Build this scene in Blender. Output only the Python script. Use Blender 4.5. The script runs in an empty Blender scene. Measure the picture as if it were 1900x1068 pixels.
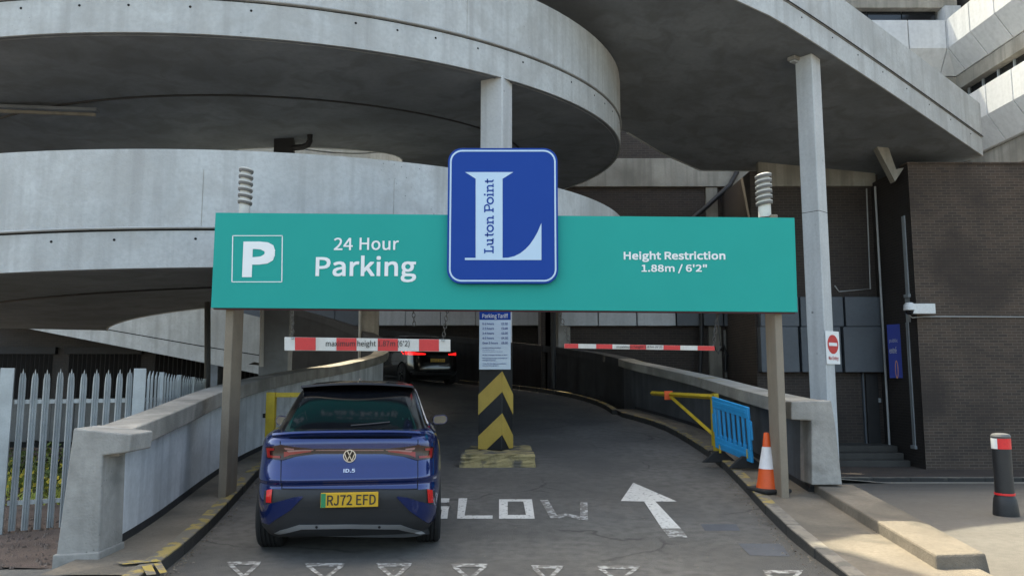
import bpy, bmesh, math, random
from mathutils import Vector, Matrix
random.seed(7)
S = bpy.context.scene
COL = S.collection
R_ = math.radians

# ---------------------------------------------------------------- camera
F, HOR, EYE = 1400.0, 695.0, 1.74          # focal length in photo pixels, horizon row, eye height
PIT = math.atan((HOR - 534) / F)
CP, SP = math.cos(PIT), math.sin(PIT)
cd = bpy.data.cameras.new('camera')
cam = bpy.data.objects.new('camera', cd); COL.objects.link(cam)
cd.sensor_width = 36; cd.lens = 36 * F / 1900; cd.clip_start = .1; cd.clip_end = 3000
cam.location = (0, 0, EYE); cam.rotation_euler = (math.pi / 2 + PIT, 0, 0)
S.camera = cam

# ---------------------------------------------------------------- world, sun, exposure
SUN_EL, SUN_AZ = R_(63.2), R_(-27)           # azimuth from +Y (clockwise), so behind the helix and to the left
W = bpy.data.worlds.new('World'); S.world = W; W.use_nodes = True
nt = W.node_tree; bg = nt.nodes['Background']
sky = nt.nodes.new('ShaderNodeTexSky'); sky.sky_type = 'NISHITA'; sky.sun_disc = False
sky.sun_elevation = SUN_EL; sky.sun_rotation = SUN_AZ; sky.dust_density = 3.5; sky.air_density = .75; sky.ozone_density = .4
nt.links.new(sky.outputs[0], bg.inputs[0]); bg.inputs[1].default_value = .15
sl = bpy.data.lights.new('sun', 'SUN'); sl.energy = 2.0; sl.angle = R_(.53); sl.color = (1, .95, .87)
so = bpy.data.objects.new('sun', sl); COL.objects.link(so)
sd = Vector((math.sin(SUN_AZ) * math.cos(SUN_EL), math.cos(SUN_AZ) * math.cos(SUN_EL), math.sin(SUN_EL)))
so.rotation_euler = sd.to_track_quat('Z', 'Y').to_euler(); so.location = sd * 60
vs = S.view_settings; vs.view_transform = 'Standard'; vs.look = 'None'; vs.gamma = 1; vs.exposure = 2.2
vs.use_white_balance = True; vs.white_balance_temperature = 7800; vs.white_balance_tint = 0
S.render.engine = 'CYCLES'
S.cycles.max_bounces = 8; S.cycles.diffuse_bounces = 4; S.cycles.glossy_bounces = 4
S.cycles.use_denoising = True

# ---------------------------------------------------------------- pixel helpers (a pixel is a direction)
def ray(px, py):
    u = (px - 950) / F; v = (534 - py) / F
    return Vector((u, CP - v * SP, SP + v * CP))
def onY(px, py, Y):
    r = ray(px, py); t = Y / r.y
    return Vector((r.x * t, Y, EYE + r.z * t))
def onZ(px, py, z):
    r = ray(px, py); t = (z - EYE) / r.z
    return Vector((r.x * t, r.y * t, z))
class Plane:
    """upright plane through (ox, oy) along direction d; s runs along d, off towards the camera side"""
    def __init__(s, ox, oy, dx, dy):
        s.o = Vector((ox, oy)); s.d = Vector((dx, dy)).normalized(); s.n = Vector((s.d.y, -s.d.x))
    def hit(s, px, py):
        r = ray(px, py); t = s.o.dot(s.n) / (r.x * s.n.x + r.y * s.n.y)
        p = Vector((r.x * t, r.y * t)); return (p - s.o).dot(s.d), EYE + r.z * t
    def p(s, a, z, off=0):
        q = s.o + s.d * a + s.n * off; return Vector((q.x, q.y, z))
    def rect(s, x0, y0, x1, y1):
        a = s.hit(x0, y0); b = s.hit(x1, y1); return a[0], b[0], b[1], a[1]     # s0 s1 z0 z1

def lerp(tab, x):
    if x <= tab[0][0]: return tab[0][1]
    for (a, b), (c, d) in zip(tab, tab[1:]):
        if x <= c: return b + (d - b) * (x - a) / (c - a)
    return tab[-1][1]
def smooth_tab(tab):
    """monotone-ish cubic (Catmull-Rom) lookup"""
    def g(x):
        n = len(tab)
        if x <= tab[0][0]: return tab[0][1]
        if x >= tab[-1][0]: return tab[-1][1]
        for i in range(n - 1):
            x0, y0 = tab[i]; x1, y1 = tab[i + 1]
            if x <= x1:
                m0 = (y1 - tab[i - 1][1]) / (x1 - tab[i - 1][0]) if i > 0 else (y1 - y0) / (x1 - x0)
                m1 = (tab[i + 2][1] - y0) / (tab[i + 2][0] - x0) if i < n - 2 else (y1 - y0) / (x1 - x0)
                h = x1 - x0; t = (x - x0) / h
                return (2*t**3-3*t*t+1)*y0 + (t**3-2*t*t+t)*h*m0 + (-2*t**3+3*t*t)*y1 + (t**3-t*t)*h*m1
    return g
def catmull(pts, step=.4):
    out = []
    P = [Vector(p) for p in pts]
    P = [P[0] * 2 - P[1]] + P + [P[-1] * 2 - P[-2]]
    for i in range(1, len(P) - 2):
        a, b, c, d = P[i-1], P[i], P[i+1], P[i+2]
        n = max(1, int((c - b).length / step))
        for k in range(n):
            t = k / n
            out.append(.5 * ((2*b) + (c-a)*t + (2*a-5*b+4*c-d)*t*t + (3*b-a-3*c+d)*t**3))
    out.append(P[-2]); return out

# ---------------------------------------------------------------- mesh builder
INV = {}
class MB:
    def __init__(s): s.v = []; s.f = []
    def add(s, vs, fs):
        b = len(s.v); s.v += [Vector(v) for v in vs]; s.f += [tuple(b + i for i in f) for f in fs]; return s
    def hexa(s, a):
        return s.add(a, [(3,2,1,0),(4,5,6,7),(0,1,5,4),(1,2,6,5),(2,3,7,6),(3,0,4,7)])
    def box(s, x0, x1, y0, y1, z0, z1):
        return s.hexa([(x0,y0,z0),(x1,y0,z0),(x1,y1,z0),(x0,y1,z0),(x0,y0,z1),(x1,y0,z1),(x1,y1,z1),(x0,y1,z1)])
    def obox(s, c, sz, rz=0, rx=0):
        M = Matrix.Translation(Vector(c)) @ Matrix.Rotation(rz, 4, 'Z') @ Matrix.Rotation(rx, 4, 'X')
        x, y, z = [q / 2 for q in sz]
        return s.hexa([M @ Vector(p) for p in [(-x,-y,-z),(x,-y,-z),(x,y,-z),(-x,y,-z),(-x,-y,z),(x,-y,z),(x,y,z),(-x,y,z)]])
    def pbox(s, P, s0, s1, z0, z1, o0, o1):
        return s.hexa([P.p(s0,z0,o1),P.p(s1,z0,o1),P.p(s1,z0,o0),P.p(s0,z0,o0),P.p(s0,z1,o1),P.p(s1,z1,o1),P.p(s1,z1,o0),P.p(s0,z1,o0)])
    def loft(s, secs, closed=False, cap=True):
        n = len(secs[0]); b = len(s.v)
        for q in secs: s.v += [Vector(p) for p in q]
        m = len(secs)
        for i in range(m if closed else m - 1):
            i2 = (i + 1) % m
            for j in range(n):
                k = (j + 1) % n
                s.f.append((b+i*n+j, b+i*n+k, b+i2*n+k, b+i2*n+j))
        if cap and not closed:
            s.f.append(tuple(b + j for j in reversed(range(n)))); s.f.append(tuple(b + (m-1)*n + j for j in range(n)))
        return s
    def sheet(s, rows):
        n = len(rows[0]); b = len(s.v)
        for q in rows: s.v += [Vector(p) for p in q]
        for i in range(len(rows) - 1):
            for j in range(n - 1):
                s.f.append((b+i*n+j, b+i*n+j+1, b+(i+1)*n+j+1, b+(i+1)*n+j))
        return s
    def tube(s, pts, r, n=8):
        pts = [Vector(p) for p in pts]; secs = []
        for i, p in enumerate(pts):
            t = (pts[min(i+1, len(pts)-1)] - pts[max(i-1, 0)]).normalized()
            u = t.cross(Vector((0, 0, 1)));
            if u.length < 1e-3: u = t.cross(Vector((0, 1, 0)))
            u.normalize(); w = u.cross(t)
            rr = r[i] if isinstance(r, (list, tuple)) else r
            secs.append([p + (u * math.cos(2*math.pi*k/n) + w * math.sin(2*math.pi*k/n)) * rr for k in range(n)])
        return s.loft(secs)
    def lathe(s, prof, c=(0,0,0), n=24, axis='Z', sx=1, sy=1):
        secs = []
        for r, z in prof:
            ring = []
            for k in range(n):
                a = 2*math.pi*k/n
                if axis == 'Z': ring.append((c[0]+r*sx*math.cos(a), c[1]+r*sy*math.sin(a), c[2]+z))
                else: ring.append((c[0]+z, c[1]+r*math.cos(a), c[2]+r*math.sin(a)))
            secs.append(ring)
        return s.loft(secs)
    def poly(s, pts): return s.add(pts, [tuple(range(len(pts)))])
    def prism(s, pts, vec):
        """solid: polygon pts pushed along vec"""
        n = len(pts); v = Vector(vec); a = [Vector(p) for p in pts]
        return s.add(a + [p + v for p in a], [tuple(reversed(range(n))), tuple(range(n, 2*n))] + [(i, (i+1) % n, n+(i+1) % n, n+i) for i in range(n)])
    def build(s, name, m, parent=None, smooth=False, bevel=0, local=False, seg=2, fix=True):
        me = bpy.data.meshes.new(name)
        M = INV.get(parent.name) if (parent is not None and not local) else None
        me.from_pydata([M @ v for v in s.v] if M else s.v, [], s.f)
        if fix:
            bm = bmesh.new(); bm.from_mesh(me); bmesh.ops.recalc_face_normals(bm, faces=bm.faces); bm.to_mesh(me); bm.free()
        if smooth is not False:
            me.polygons.foreach_set('use_smooth', [True] * len(me.polygons))
            try: me.set_sharp_from_angle(angle=R_(smooth if smooth is not True else 35))
            except Exception: pass
        me.materials.append(m)
        return link(name, me, parent, bevel, seg)
def link(name, me, parent=None, bevel=0, seg=2):
    o = bpy.data.objects.new(name, me); COL.objects.link(o)
    if parent is not None:
        o.parent = parent; INV[o.name] = INV.get(parent.name, Matrix())
    else: INV[o.name] = Matrix()
    if bevel:
        b = o.modifiers.new('bevel', 'BEVEL'); b.width = bevel; b.segments = seg; b.limit_method = 'ANGLE'; b.angle_limit = R_(40)
    return o
def tag(o, label, cat, group=None):
    o['label'] = label; o['category'] = cat
    if group: o['group'] = group
    return o
def thing(name, label, cat, loc=(0,0,0), rz=0, group=None, rx=0):
    o = bpy.data.objects.new(name, None); COL.objects.link(o); o.empty_display_size = .2
    o.location = loc; o.rotation_euler = (rx, 0, rz)
    INV[o.name] = (Matrix.Translation(Vector(loc)) @ Matrix.Rotation(rz, 4, 'Z') @ Matrix.Rotation(rx, 4, 'X')).inverted()
    return tag(o, label, cat, group)
def struct(o): o['kind'] = 'structure'; return o
def stuff(o): o['kind'] = 'stuff'; return o
def piece(src, parent, M):
    """copy of a part sharing its mesh, placed by a matrix in the thing's space"""
    c = src.copy(); COL.objects.link(c); c.parent = parent; c.matrix_local = M; return c

# ---------------------------------------------------------------- materials
def mat(name, col, rough=.7, metal=0, var=.2, scale=2.0, col2=None, streak=0, scol=None, pits=0, bump=.15, bs=60, coat=0,
        obj=False, spec=.5, emit=None, wear=None, wscale=6, wamt=.5, blot=0, bcol=(.05,.045,.04), bscale=.6, fine=.25, cracks=0):
    m = bpy.data.materials.new(name); m.use_nodes = True
    t = m.node_tree; N = t.nodes.new; Lk = t.links.new; B = t.nodes['Principled BSDF']
    B.inputs['Roughness'].default_value = rough; B.inputs['Metallic'].default_value = metal
    B.inputs['Specular IOR Level'].default_value = spec
    if coat: B.inputs['Coat Weight'].default_value = coat; B.inputs['Coat Roughness'].default_value = .04
    if obj: vec = N('ShaderNodeTexCoord').outputs['Object']
    else: vec = N('ShaderNodeNewGeometry').outputs['Position']
    def noise(sc, det=5, v=None, dist=0):
        n = N('ShaderNodeTexNoise'); n.inputs['Scale'].default_value = sc; n.inputs['Detail'].default_value = det
        n.inputs['Distortion'].default_value = dist
        Lk(v or vec, n.inputs['Vector']); return n.outputs['Fac']
    def ramp(f, a, b):
        r = N('ShaderNodeMapRange'); r.inputs['From Min'].default_value = a; r.inputs['From Max'].default_value = b; Lk(f, r.inputs['Value']); return r.outputs[0]
    def mul(a, k):
        q = N('ShaderNodeMath'); q.operation = 'MULTIPLY'; Lk(a, q.inputs[0])
        if isinstance(k, (int, float)): q.inputs[1].default_value = k
        else: Lk(k, q.inputs[1])
        return q.outputs[0]
    def mix(f, a, b):
        x = N('ShaderNodeMix'); x.data_type = 'RGBA'
        Lk(f, x.inputs[0])
        for sk, q in ((x.inputs[6], a), (x.inputs[7], b)):
            if isinstance(q, tuple): sk.default_value = q + (1,)
            else: Lk(q, sk)
        return x.outputs[2]
    c2 = col2 or tuple(q * (1 - var) for q in col)
    c = mix(ramp(noise(scale, 6), .35, .68), col, c2)
    if fine: c = mix(mul(ramp(noise(scale * 14, 6), .4, .7), fine), c, tuple(q * .55 for q in col))
    if blot: c = mix(mul(ramp(noise(bscale, 7, dist=.8), .46, .64), blot), c, bcol)
    if streak:
        mp = N('ShaderNodeMapping'); mp.inputs['Scale'].default_value = (5, 5, .28); Lk(vec, mp.inputs[0])
        c = mix(mul(ramp(noise(1.0, 7, mp.outputs[0]), .47, .68), streak), c, scol or tuple(q * .45 for q in col))
    if pits:
        vo = N('ShaderNodeTexVoronoi'); vo.inputs['Scale'].default_value = pits; Lk(vec, vo.inputs['Vector'])
        c = mix(mul(ramp(vo.outputs['Distance'], .13, .08), ramp(noise(.9, 2), .56, .62)), c, tuple(q * .38 for q in col))
    if cracks:
        nd = N('ShaderNodeTexNoise'); nd.inputs['Scale'].default_value = 1.5; nd.inputs['Detail'].default_value = 6; Lk(vec, nd.inputs['Vector'])
        va = N('ShaderNodeVectorMath'); va.operation = 'MULTIPLY_ADD'; Lk(nd.outputs['Color'], va.inputs[0]); va.inputs[1].default_value = (.6,.6,.6); Lk(vec, va.inputs[2])
        ve = N('ShaderNodeTexVoronoi'); ve.feature = 'DISTANCE_TO_EDGE'; ve.inputs['Scale'].default_value = cracks; Lk(va.outputs[0], ve.inputs['Vector'])
        c = mix(mul(mul(ramp(ve.outputs['Distance'], .012, .003), ramp(noise(.35, 3), .5, .56)), .75), c, tuple(q * .3 for q in col))
    if wear:
        c = mix(ramp(noise(wscale, 7), wamt, wamt + .08), c, wear)
    Lk(c, B.inputs['Base Color'])
    if rough < .95 and not coat and metal == 0:
        rr = N('ShaderNodeMapRange'); rr.inputs['To Min'].default_value = max(.05, rough - .1); rr.inputs['To Max'].default_value = min(1, rough + .1)
        Lk(noise(scale * 3), rr.inputs['Value']); Lk(rr.outputs[0], B.inputs['Roughness'])
    if bump:
        bp = N('ShaderNodeBump'); bp.inputs['Strength'].default_value = bump; bp.inputs['Distance'].default_value = .02
        Lk(noise(bs, 4), bp.inputs['Height']); Lk(bp.outputs[0], B.inputs['Normal'])
    if emit: B.inputs['Emission Color'].default_value = tuple(emit[:3]) + (1,); B.inputs['Emission Strength'].default_value = emit[3]
    return m

def brick_mat(name, d, c1, c2, mortar, bw=.255, bh=.079, stain=.5):
    m = bpy.data.materials.new(name); m.use_nodes = True
    t = m.node_tree; N = t.nodes.new; Lk = t.links.new; B = t.nodes['Principled BSDF']
    B.inputs['Roughness'].default_value = .85
    pos = N('ShaderNodeNewGeometry').outputs['Position']
    dt = N('ShaderNodeVectorMath'); dt.operation = 'DOT_PRODUCT'; dt.inputs[1].default_value = (d[0], d[1], 0); Lk(pos, dt.inputs[0])
    sp = N('ShaderNodeSeparateXYZ'); Lk(pos, sp.inputs[0])
    cb = N('ShaderNodeCombineXYZ'); Lk(dt.outputs['Value'], cb.inputs[0]); Lk(sp.outputs[2], cb.inputs[1])
    br = N('ShaderNodeTexBrick'); Lk(cb.outputs[0], br.inputs['Vector'])
    br.inputs['Color1'].default_value = c1 + (1,); br.inputs['Color2'].default_value = c2 + (1,); br.inputs['Mortar'].default_value = mortar + (1,)
    br.inputs['Scale'].default_value = 1; br.inputs['Brick Width'].default_value = bw; br.inputs['Row Height'].default_value = bh
    br.inputs['Mortar Size'].default_value = .006; br.inputs['Mortar Smooth'].default_value = .2; br.inputs['Bias'].default_value = -.1
    no = N('ShaderNodeTexNoise'); no.inputs['Scale'].default_value = .55; no.inputs['Detail'].default_value = 6; no.inputs['Distortion'].default_value = .5; Lk(pos, no.inputs['Vector'])
    mr = N('ShaderNodeMapRange'); mr.inputs['From Min'].default_value = .42; mr.inputs['From Max'].default_value = .66; mr.inputs['To Max'].default_value = stain; Lk(no.outputs['Fac'], mr.inputs['Value'])
    mx = N('ShaderNodeMix'); mx.data_type = 'RGBA'; Lk(mr.outputs[0], mx.inputs[0]); Lk(br.outputs['Color'], mx.inputs[6]); mx.inputs[7].default_value = tuple(q * .75 for q in c2) + (1,)
    n2 = N('ShaderNodeTexNoise'); n2.inputs['Scale'].default_value = 30; Lk(pos, n2.inputs['Vector'])
    m2 = N('ShaderNodeMix'); m2.data_type = 'RGBA'; m2.blend_type = 'MULTIPLY'; m2.inputs[0].default_value = .5; Lk(mx.outputs[2], m2.inputs[6]); Lk(n2.outputs['Color'], m2.inputs[7])
    Lk(mx.outputs[2], B.inputs['Base Color'])
    bp = N('ShaderNodeBump'); bp.inputs['Strength'].default_value = .5; bp.inputs['Distance'].default_value = .01; bp.invert = True
    Lk(br.outputs['Fac'], bp.inputs['Height']); Lk(bp.outputs[0], B.inputs['Normal'])
    return m

M = {}
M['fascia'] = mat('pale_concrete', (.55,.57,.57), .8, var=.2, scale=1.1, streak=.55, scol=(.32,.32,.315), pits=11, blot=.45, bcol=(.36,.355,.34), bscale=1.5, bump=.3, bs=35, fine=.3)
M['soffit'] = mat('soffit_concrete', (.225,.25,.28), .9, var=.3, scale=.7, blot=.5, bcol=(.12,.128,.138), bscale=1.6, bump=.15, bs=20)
M['wallc'] = mat('weathered_concrete', (.39,.375,.35), .85, var=.3, scale=1.2, streak=.6, blot=.65, bcol=(.16,.155,.14), bscale=1.8, pits=14, bump=.35, bs=45, fine=.4)
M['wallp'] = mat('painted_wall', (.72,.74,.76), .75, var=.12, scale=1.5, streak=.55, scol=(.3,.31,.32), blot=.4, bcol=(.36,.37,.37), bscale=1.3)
M['coping'] = mat('coping_concrete', (.42,.385,.34), .9, var=.35, scale=2, streak=.5, blot=.75, bcol=(.15,.14,.12), bscale=1.2, bump=.4, bs=50)
M['column'] = mat('column_paint', (.56,.575,.58), .7, var=.1, scale=1.5, streak=.3, pits=4)
M['beamc'] = mat('beam_concrete', (.36,.335,.29), .9, var=.3, scale=1.2, streak=.6, blot=.5, bcol=(.15,.135,.11))
M['dark'] = mat('black_gap', (.012,.012,.013), .9, bump=0, fine=0)
M['blackpipe'] = mat('black_pipe', (.02,.02,.022), .5, bump=0)
M['greypipe'] = mat('grey_pipe', (.42,.43,.43), .5, bump=0)
M['asphalt'] = mat('road_asphalt', (.165,.156,.144), .88, var=.35, scale=.55, blot=.6, bcol=(.08,.078,.075), bscale=.45, bump=.9, bs=130, pits=16, fine=.8, cracks=.45)
M['pave'] = mat('pavement_asphalt', (.136,.126,.113), .92, var=.2, scale=.8, blot=.3, bcol=(.09,.08,.07), bscale=.7, bump=.4, bs=90, fine=.4)
M['walk'] = mat('walkway_concrete', (.21,.178,.14), .9, var=.35, scale=1.6, blot=.7, bcol=(.08,.072,.06), bscale=1.3, bump=.4, bs=60, fine=.5)
M['kerb'] = mat('kerb_stone', (.24,.22,.19), .9, var=.35, scale=2.5, blot=.6, bcol=(.06,.058,.055), bscale=2, bump=.4, bs=60, fine=.5)
M['kerby'] = mat('kerb_yellow', (.40,.29,.08), .85, var=.3, scale=3, wear=(.10,.092,.08), wscale=5.5, wamt=.45, bump=.4, bs=60)
M['white_mark'] = mat('road_paint', (.62,.61,.58), .8, var=.1, wear=(.150,.142,.132), wscale=26, wamt=.585, bump=.3, bs=100)
M['worn_mark'] = mat('worn_road_paint', (.42,.42,.405), .85, var=.15, wear=(.150,.142,.132), wscale=16, wamt=.435, bump=.4, bs=100)
M['yellow_mark'] = mat('yellow_road_paint', (.42,.31,.08), .85, wear=(.16,.14,.115), wscale=9, wamt=.45)
def kerb_mat(name, top, worn, wamt):
    m = mat(name, top, .85, var=.3, scale=3, wear=worn, wscale=5.5, wamt=wamt, bump=.45, bs=60)
    t = m.node_tree; B = t.nodes['Principled BSDF']; src = B.inputs['Base Color'].links[0].from_socket
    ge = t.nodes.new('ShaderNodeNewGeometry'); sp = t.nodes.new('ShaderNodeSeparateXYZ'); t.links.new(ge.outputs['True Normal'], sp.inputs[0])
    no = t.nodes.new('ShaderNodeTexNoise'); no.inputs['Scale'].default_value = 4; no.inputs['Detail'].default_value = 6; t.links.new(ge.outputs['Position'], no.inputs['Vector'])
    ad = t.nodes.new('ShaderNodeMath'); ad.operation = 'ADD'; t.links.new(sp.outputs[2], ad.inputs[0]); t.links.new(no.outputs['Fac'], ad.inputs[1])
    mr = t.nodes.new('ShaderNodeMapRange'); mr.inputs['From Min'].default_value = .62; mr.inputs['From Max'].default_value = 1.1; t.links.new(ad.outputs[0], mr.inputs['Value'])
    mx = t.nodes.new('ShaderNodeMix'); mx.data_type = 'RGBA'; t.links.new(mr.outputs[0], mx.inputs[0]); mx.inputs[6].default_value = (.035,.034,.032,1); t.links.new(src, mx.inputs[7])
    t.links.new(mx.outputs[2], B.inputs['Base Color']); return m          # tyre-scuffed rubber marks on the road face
M['kerb'] = kerb_mat('kerb_stone', (.24,.215,.18), (.13,.12,.105), .5)
M['kerby'] = kerb_mat('kerb_yellow', (.36,.27,.09), (.15,.135,.11), .44)
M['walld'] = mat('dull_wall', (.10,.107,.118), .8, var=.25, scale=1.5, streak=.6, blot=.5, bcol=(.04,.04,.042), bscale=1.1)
M['wallshade'] = mat('shade_dark_concrete', (.045,.046,.05), .85, var=.3, scale=1.5, streak=.5)  # shade under the ramp painted into the far wall and coping colour
M['soil'] = mat('gravel_soil', (.13,.095,.08), .95, var=.4, scale=4, bump=1.0, bs=80, fine=.6)
M['grassm'] = mat('grass', (.42,.42,.08), .8, var=.5, scale=3, bump=0, col2=(.22,.28,.05))
M['galv'] = mat('galvanised_steel', (.42,.45,.46), .5, metal=.35, var=.2, scale=5, streak=.3, bump=.05)
M['teal'] = mat('teal_sign', (.018,.345,.30), .6, var=.03, bump=0, fine=0, spec=.12)
M['tealedge'] = mat('sign_edge', (.10,.015,.03), .5, bump=0, fine=0)
M['white'] = mat('white_print', (.82,.83,.83), .5, var=.02, bump=0, fine=0)
M['logoblue'] = mat('logo_blue', (.012,.058,.30), .6, var=.02, bump=0, fine=0, spec=.12)
M['logolight'] = mat('logo_pale_blue', (.49,.645,.79), .45, var=.02, bump=0, fine=0)
M['tariff'] = mat('tariff_pale', (.60,.72,.82), .5, var=.03, bump=0, fine=0)
M['wood'] = mat('post_paint', (.25,.20,.145), .75, var=.2, scale=3, streak=.7, scol=(.25,.22,.18))
M['posttop'] = mat('post_top_white', (.62,.61,.57), .6, var=.15, scale=6)
M['fin'] = mat('fin_grey', (.16,.155,.15), .6, var=.2)
M['red'] = mat('bar_red', (.62,.035,.035), .5, var=.1, scale=5)
M['barwhite'] = mat('bar_white', (.66,.64,.60), .55, var=.12, scale=5, streak=.4, scol=(.4,.34,.26))
M['black'] = mat('black_print', (.02,.02,.02), .5, bump=0, fine=0)
M['chain'] = mat('chain_steel', (.12,.11,.10), .55, metal=.5)
M['colblack'] = mat('black_paint', (.010,.011,.013), .55, var=.3, scale=5, wear=(.10,.1,.1), wscale=10, wamt=.68)
M['colyellow'] = mat('yellow_paint', (.52,.36,.075), .6, var=.12, scale=4, wear=(.2,.16,.08), wscale=7, wamt=.66)
M['plinth'] = mat('plinth_yellow', (.36,.29,.14), .9, var=.3, scale=3, wear=(.10,.092,.075), wscale=3.5, wamt=.5, bump=.6, bs=30, blot=.7, bcol=(.06,.058,.05), bscale=3)
M['orange'] = mat('cone_orange', (.80,.11,.02), .5, var=.12, scale=8)
M['conewhite'] = mat('cone_sleeve', (.68,.68,.70), .4, var=.12, scale=8)
M['rubber'] = mat('black_rubber', (.022,.022,.023), .75, var=.3, scale=8)
M['bluep'] = mat('blue_plastic', (.015,.33,.70), .42, var=.15, scale=6)
M['yellowgate'] = mat('yellow_gate', (.60,.42,.03), .5, var=.25, scale=6, wear=(.16,.11,.05), wscale=9, wamt=.66)
M['bollard'] = mat('bollard_black', (.02,.02,.022), .5, var=.2)
M['bollred'] = mat('reflective_red', (.72,.025,.03), .35, var=.05)
M['panel_l'] = mat('cladding_light', (.50,.52,.54), .5, var=.1, scale=.8, streak=.25)
M['panel_d'] = mat('cladding_slate', (.10,.115,.135), .55, var=.15, scale=.8)
M['whitepanel'] = mat('white_cladding', (.60,.61,.62), .45, var=.08, scale=.6, streak=.2)
M['glassd'] = mat('dark_window', (.012,.014,.017), .08, bump=0, fine=0, spec=.6)
M['frame'] = mat('window_frame', (.34,.37,.39), .5, bump=0)
M['step'] = mat('step_concrete', (.07,.066,.06), .9, var=.3)
M['shutter'] = mat('shutter_brown', (.018,.015,.014), .7, var=.2)
M['cctv'] = mat('camera_white', (.72,.73,.73), .4, var=.04, bump=0)
M['bluesign'] = mat('blue_sign', (.02,.045,.30), .45, var=.05, bump=0)
M['orange_l'] = mat('sign_orange', (.7,.32,.12), .5, bump=0)
M['patch'] = mat('asphalt_patch', (.09,.096,.11), .85, var=.2, scale=3, bump=.3, bs=120)

# ---------------------------------------------------------------- lettering
_tc = {}
FONT = None
try:                                          # Blender's own interface typeface, a plain grotesque; else its default font
    import os
    FONT = bpy.data.fonts.load(os.path.join(bpy.utils.system_resource('DATAFILES'), 'fonts', 'Noto Sans CJK Regular.woff2'))
except Exception: FONT = None
def text_pts(body, bold=0.0):
    k = (body, bold)
    if k not in _tc:
        cu = bpy.data.curves.new('t', 'FONT'); cu.body = body; cu.size = 1; cu.offset = bold; cu.resolution_u = 3
        if FONT: cu.font = FONT
        ob = bpy.data.objects.new('t', cu); COL.objects.link(ob)
        dg = bpy.context.evaluated_depsgraph_get(); me = bpy.data.meshes.new_from_object(ob.evaluated_get(dg))
        v = [(q.co.x, q.co.y) for q in me.vertices]; f = [tuple(p.vertices) for p in me.polygons]
        bpy.data.objects.remove(ob); bpy.data.curves.remove(cu); bpy.data.meshes.remove(me)
        _tc[k] = (v, f)
    return _tc[k]
def text_fit(mb, body, put, a0, a1, b0, b1, bold=0.0):
    """letters stretched into the box a0..a1 x b0..b1; put(a, b) gives the 3D point"""
    v, f = text_pts(body, 0)
    xs = [q[0] for q in v]; ys = [q[1] for q in v]
    x0, x1, y0, y1 = min(xs), max(xs), min(ys), max(ys)
    d = bold * (b1 - b0) * 1.1                      # heavier strokes: slightly shifted layers of the same letters
    P0 = put(0, 0); nrm = (put(1, 0) - P0).cross(put(0, 1) - P0).normalized()
    sh = [(0, 0)] if not bold else [(-d, -d), (d, -d), (d, d), (-d, d), (-d, 0), (d, 0), (0, -d), (0, d), (0, 0)]
    for k, (da, db) in enumerate(sh):
        mb.add([put(a0 + d + da + (x - x0) / (x1 - x0) * (a1 - a0 - 2*d), b0 + d + db + (y - y0) / (y1 - y0) * (b1 - b0 - 2*d)) + nrm * .0003 * k for x, y in v], f)
    return mb
def text_px(body, P, x0, y0, x1, y1, off, m, parent, bold=0.0, name='lettering'):
    s0, s1, z0, z1 = P.rect(x0, y0, x1, y1)
    return text_fit(MB(), body, lambda a, b: P.p(a, b, off), s0, s1, z0, z1, bold).build(name, m, parent, fix=False)

# ================================================================ THE SETTING
CX, CY, RO, RI = -6.64, 20.01, 9.5, 3.6     # helix axis, outer and inner radius
SLAB, PAR = .52, 1.72                       # slab depth, slab + parapet height
hz = smooth_tab([(90,1.3),(135,2.0),(180,2.66),(225,2.91),(270,3.2),(315,3.53),(360,3.9),(450,5.1),(540,6.32),(585,6.45),(630,6.70),(675,7.08),
                 (720,7.6),(810,8.4),(900,9.4),(960,10.0),(1010,10.4),(1080,10.9),(1170,11.6),(1260,12.5),(1350,13.1),(1400,13.5)])
def hp(th, r, z): a = R_(th); return Vector((CX + r*math.cos(a), CY + r*math.sin(a), z))
roadY = smooth_tab([(-60,0),(7.5,0),(8.5,.02),(10,.1),(12.3,.25),(16,.45),(20,.70)])
roadT = smooth_tab([(0,.70),(30,1.1),(60,1.42),(90,1.82),(135,2.5),(180,3.17)])
def road_z(x, y):
    if y <= CY: return roadY(y)
    return roadT(math.degrees(math.atan2(y - CY, x - CX)))
def sstep(t): t = max(0, min(1, t)); return t*t*(3-2*t)
def ground_z(x, y):
    return -.9 * sstep((y - 9.2) / 11) * sstep((x - 4.3) / 1.2)
def on_road(px, py):
    z = 0
    for _ in range(12):
        p = onZ(px, py, z); z = road_z(p.x, p.y)
    return p
def on_ground(px, py):
    z = 0
    for _ in range(20):
        p = onZ(px, py, z); z = .5*z + .5*ground_z(p.x, p.y)
    return p

# ground sheet
xs = [-900,-300,-100,-40,-20,-12,-8,-4.6,4.2,4.5,4.8,5.1,5.5,6,7,8,10,14,20,40,100,300,900]
ys = [-900,-300,-100,-30,-10,0,4,6] + [7+.75*i for i in range(22)] + [26,32,45,80,200,600,1500]
g = MB().sheet([[(x, y, ground_z(x, y) - (.03 if -4.3 < x < 4.3 else 0)) for x in xs] for y in ys]).build('ground', M['pave'], smooth=True)
struct(g)

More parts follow.
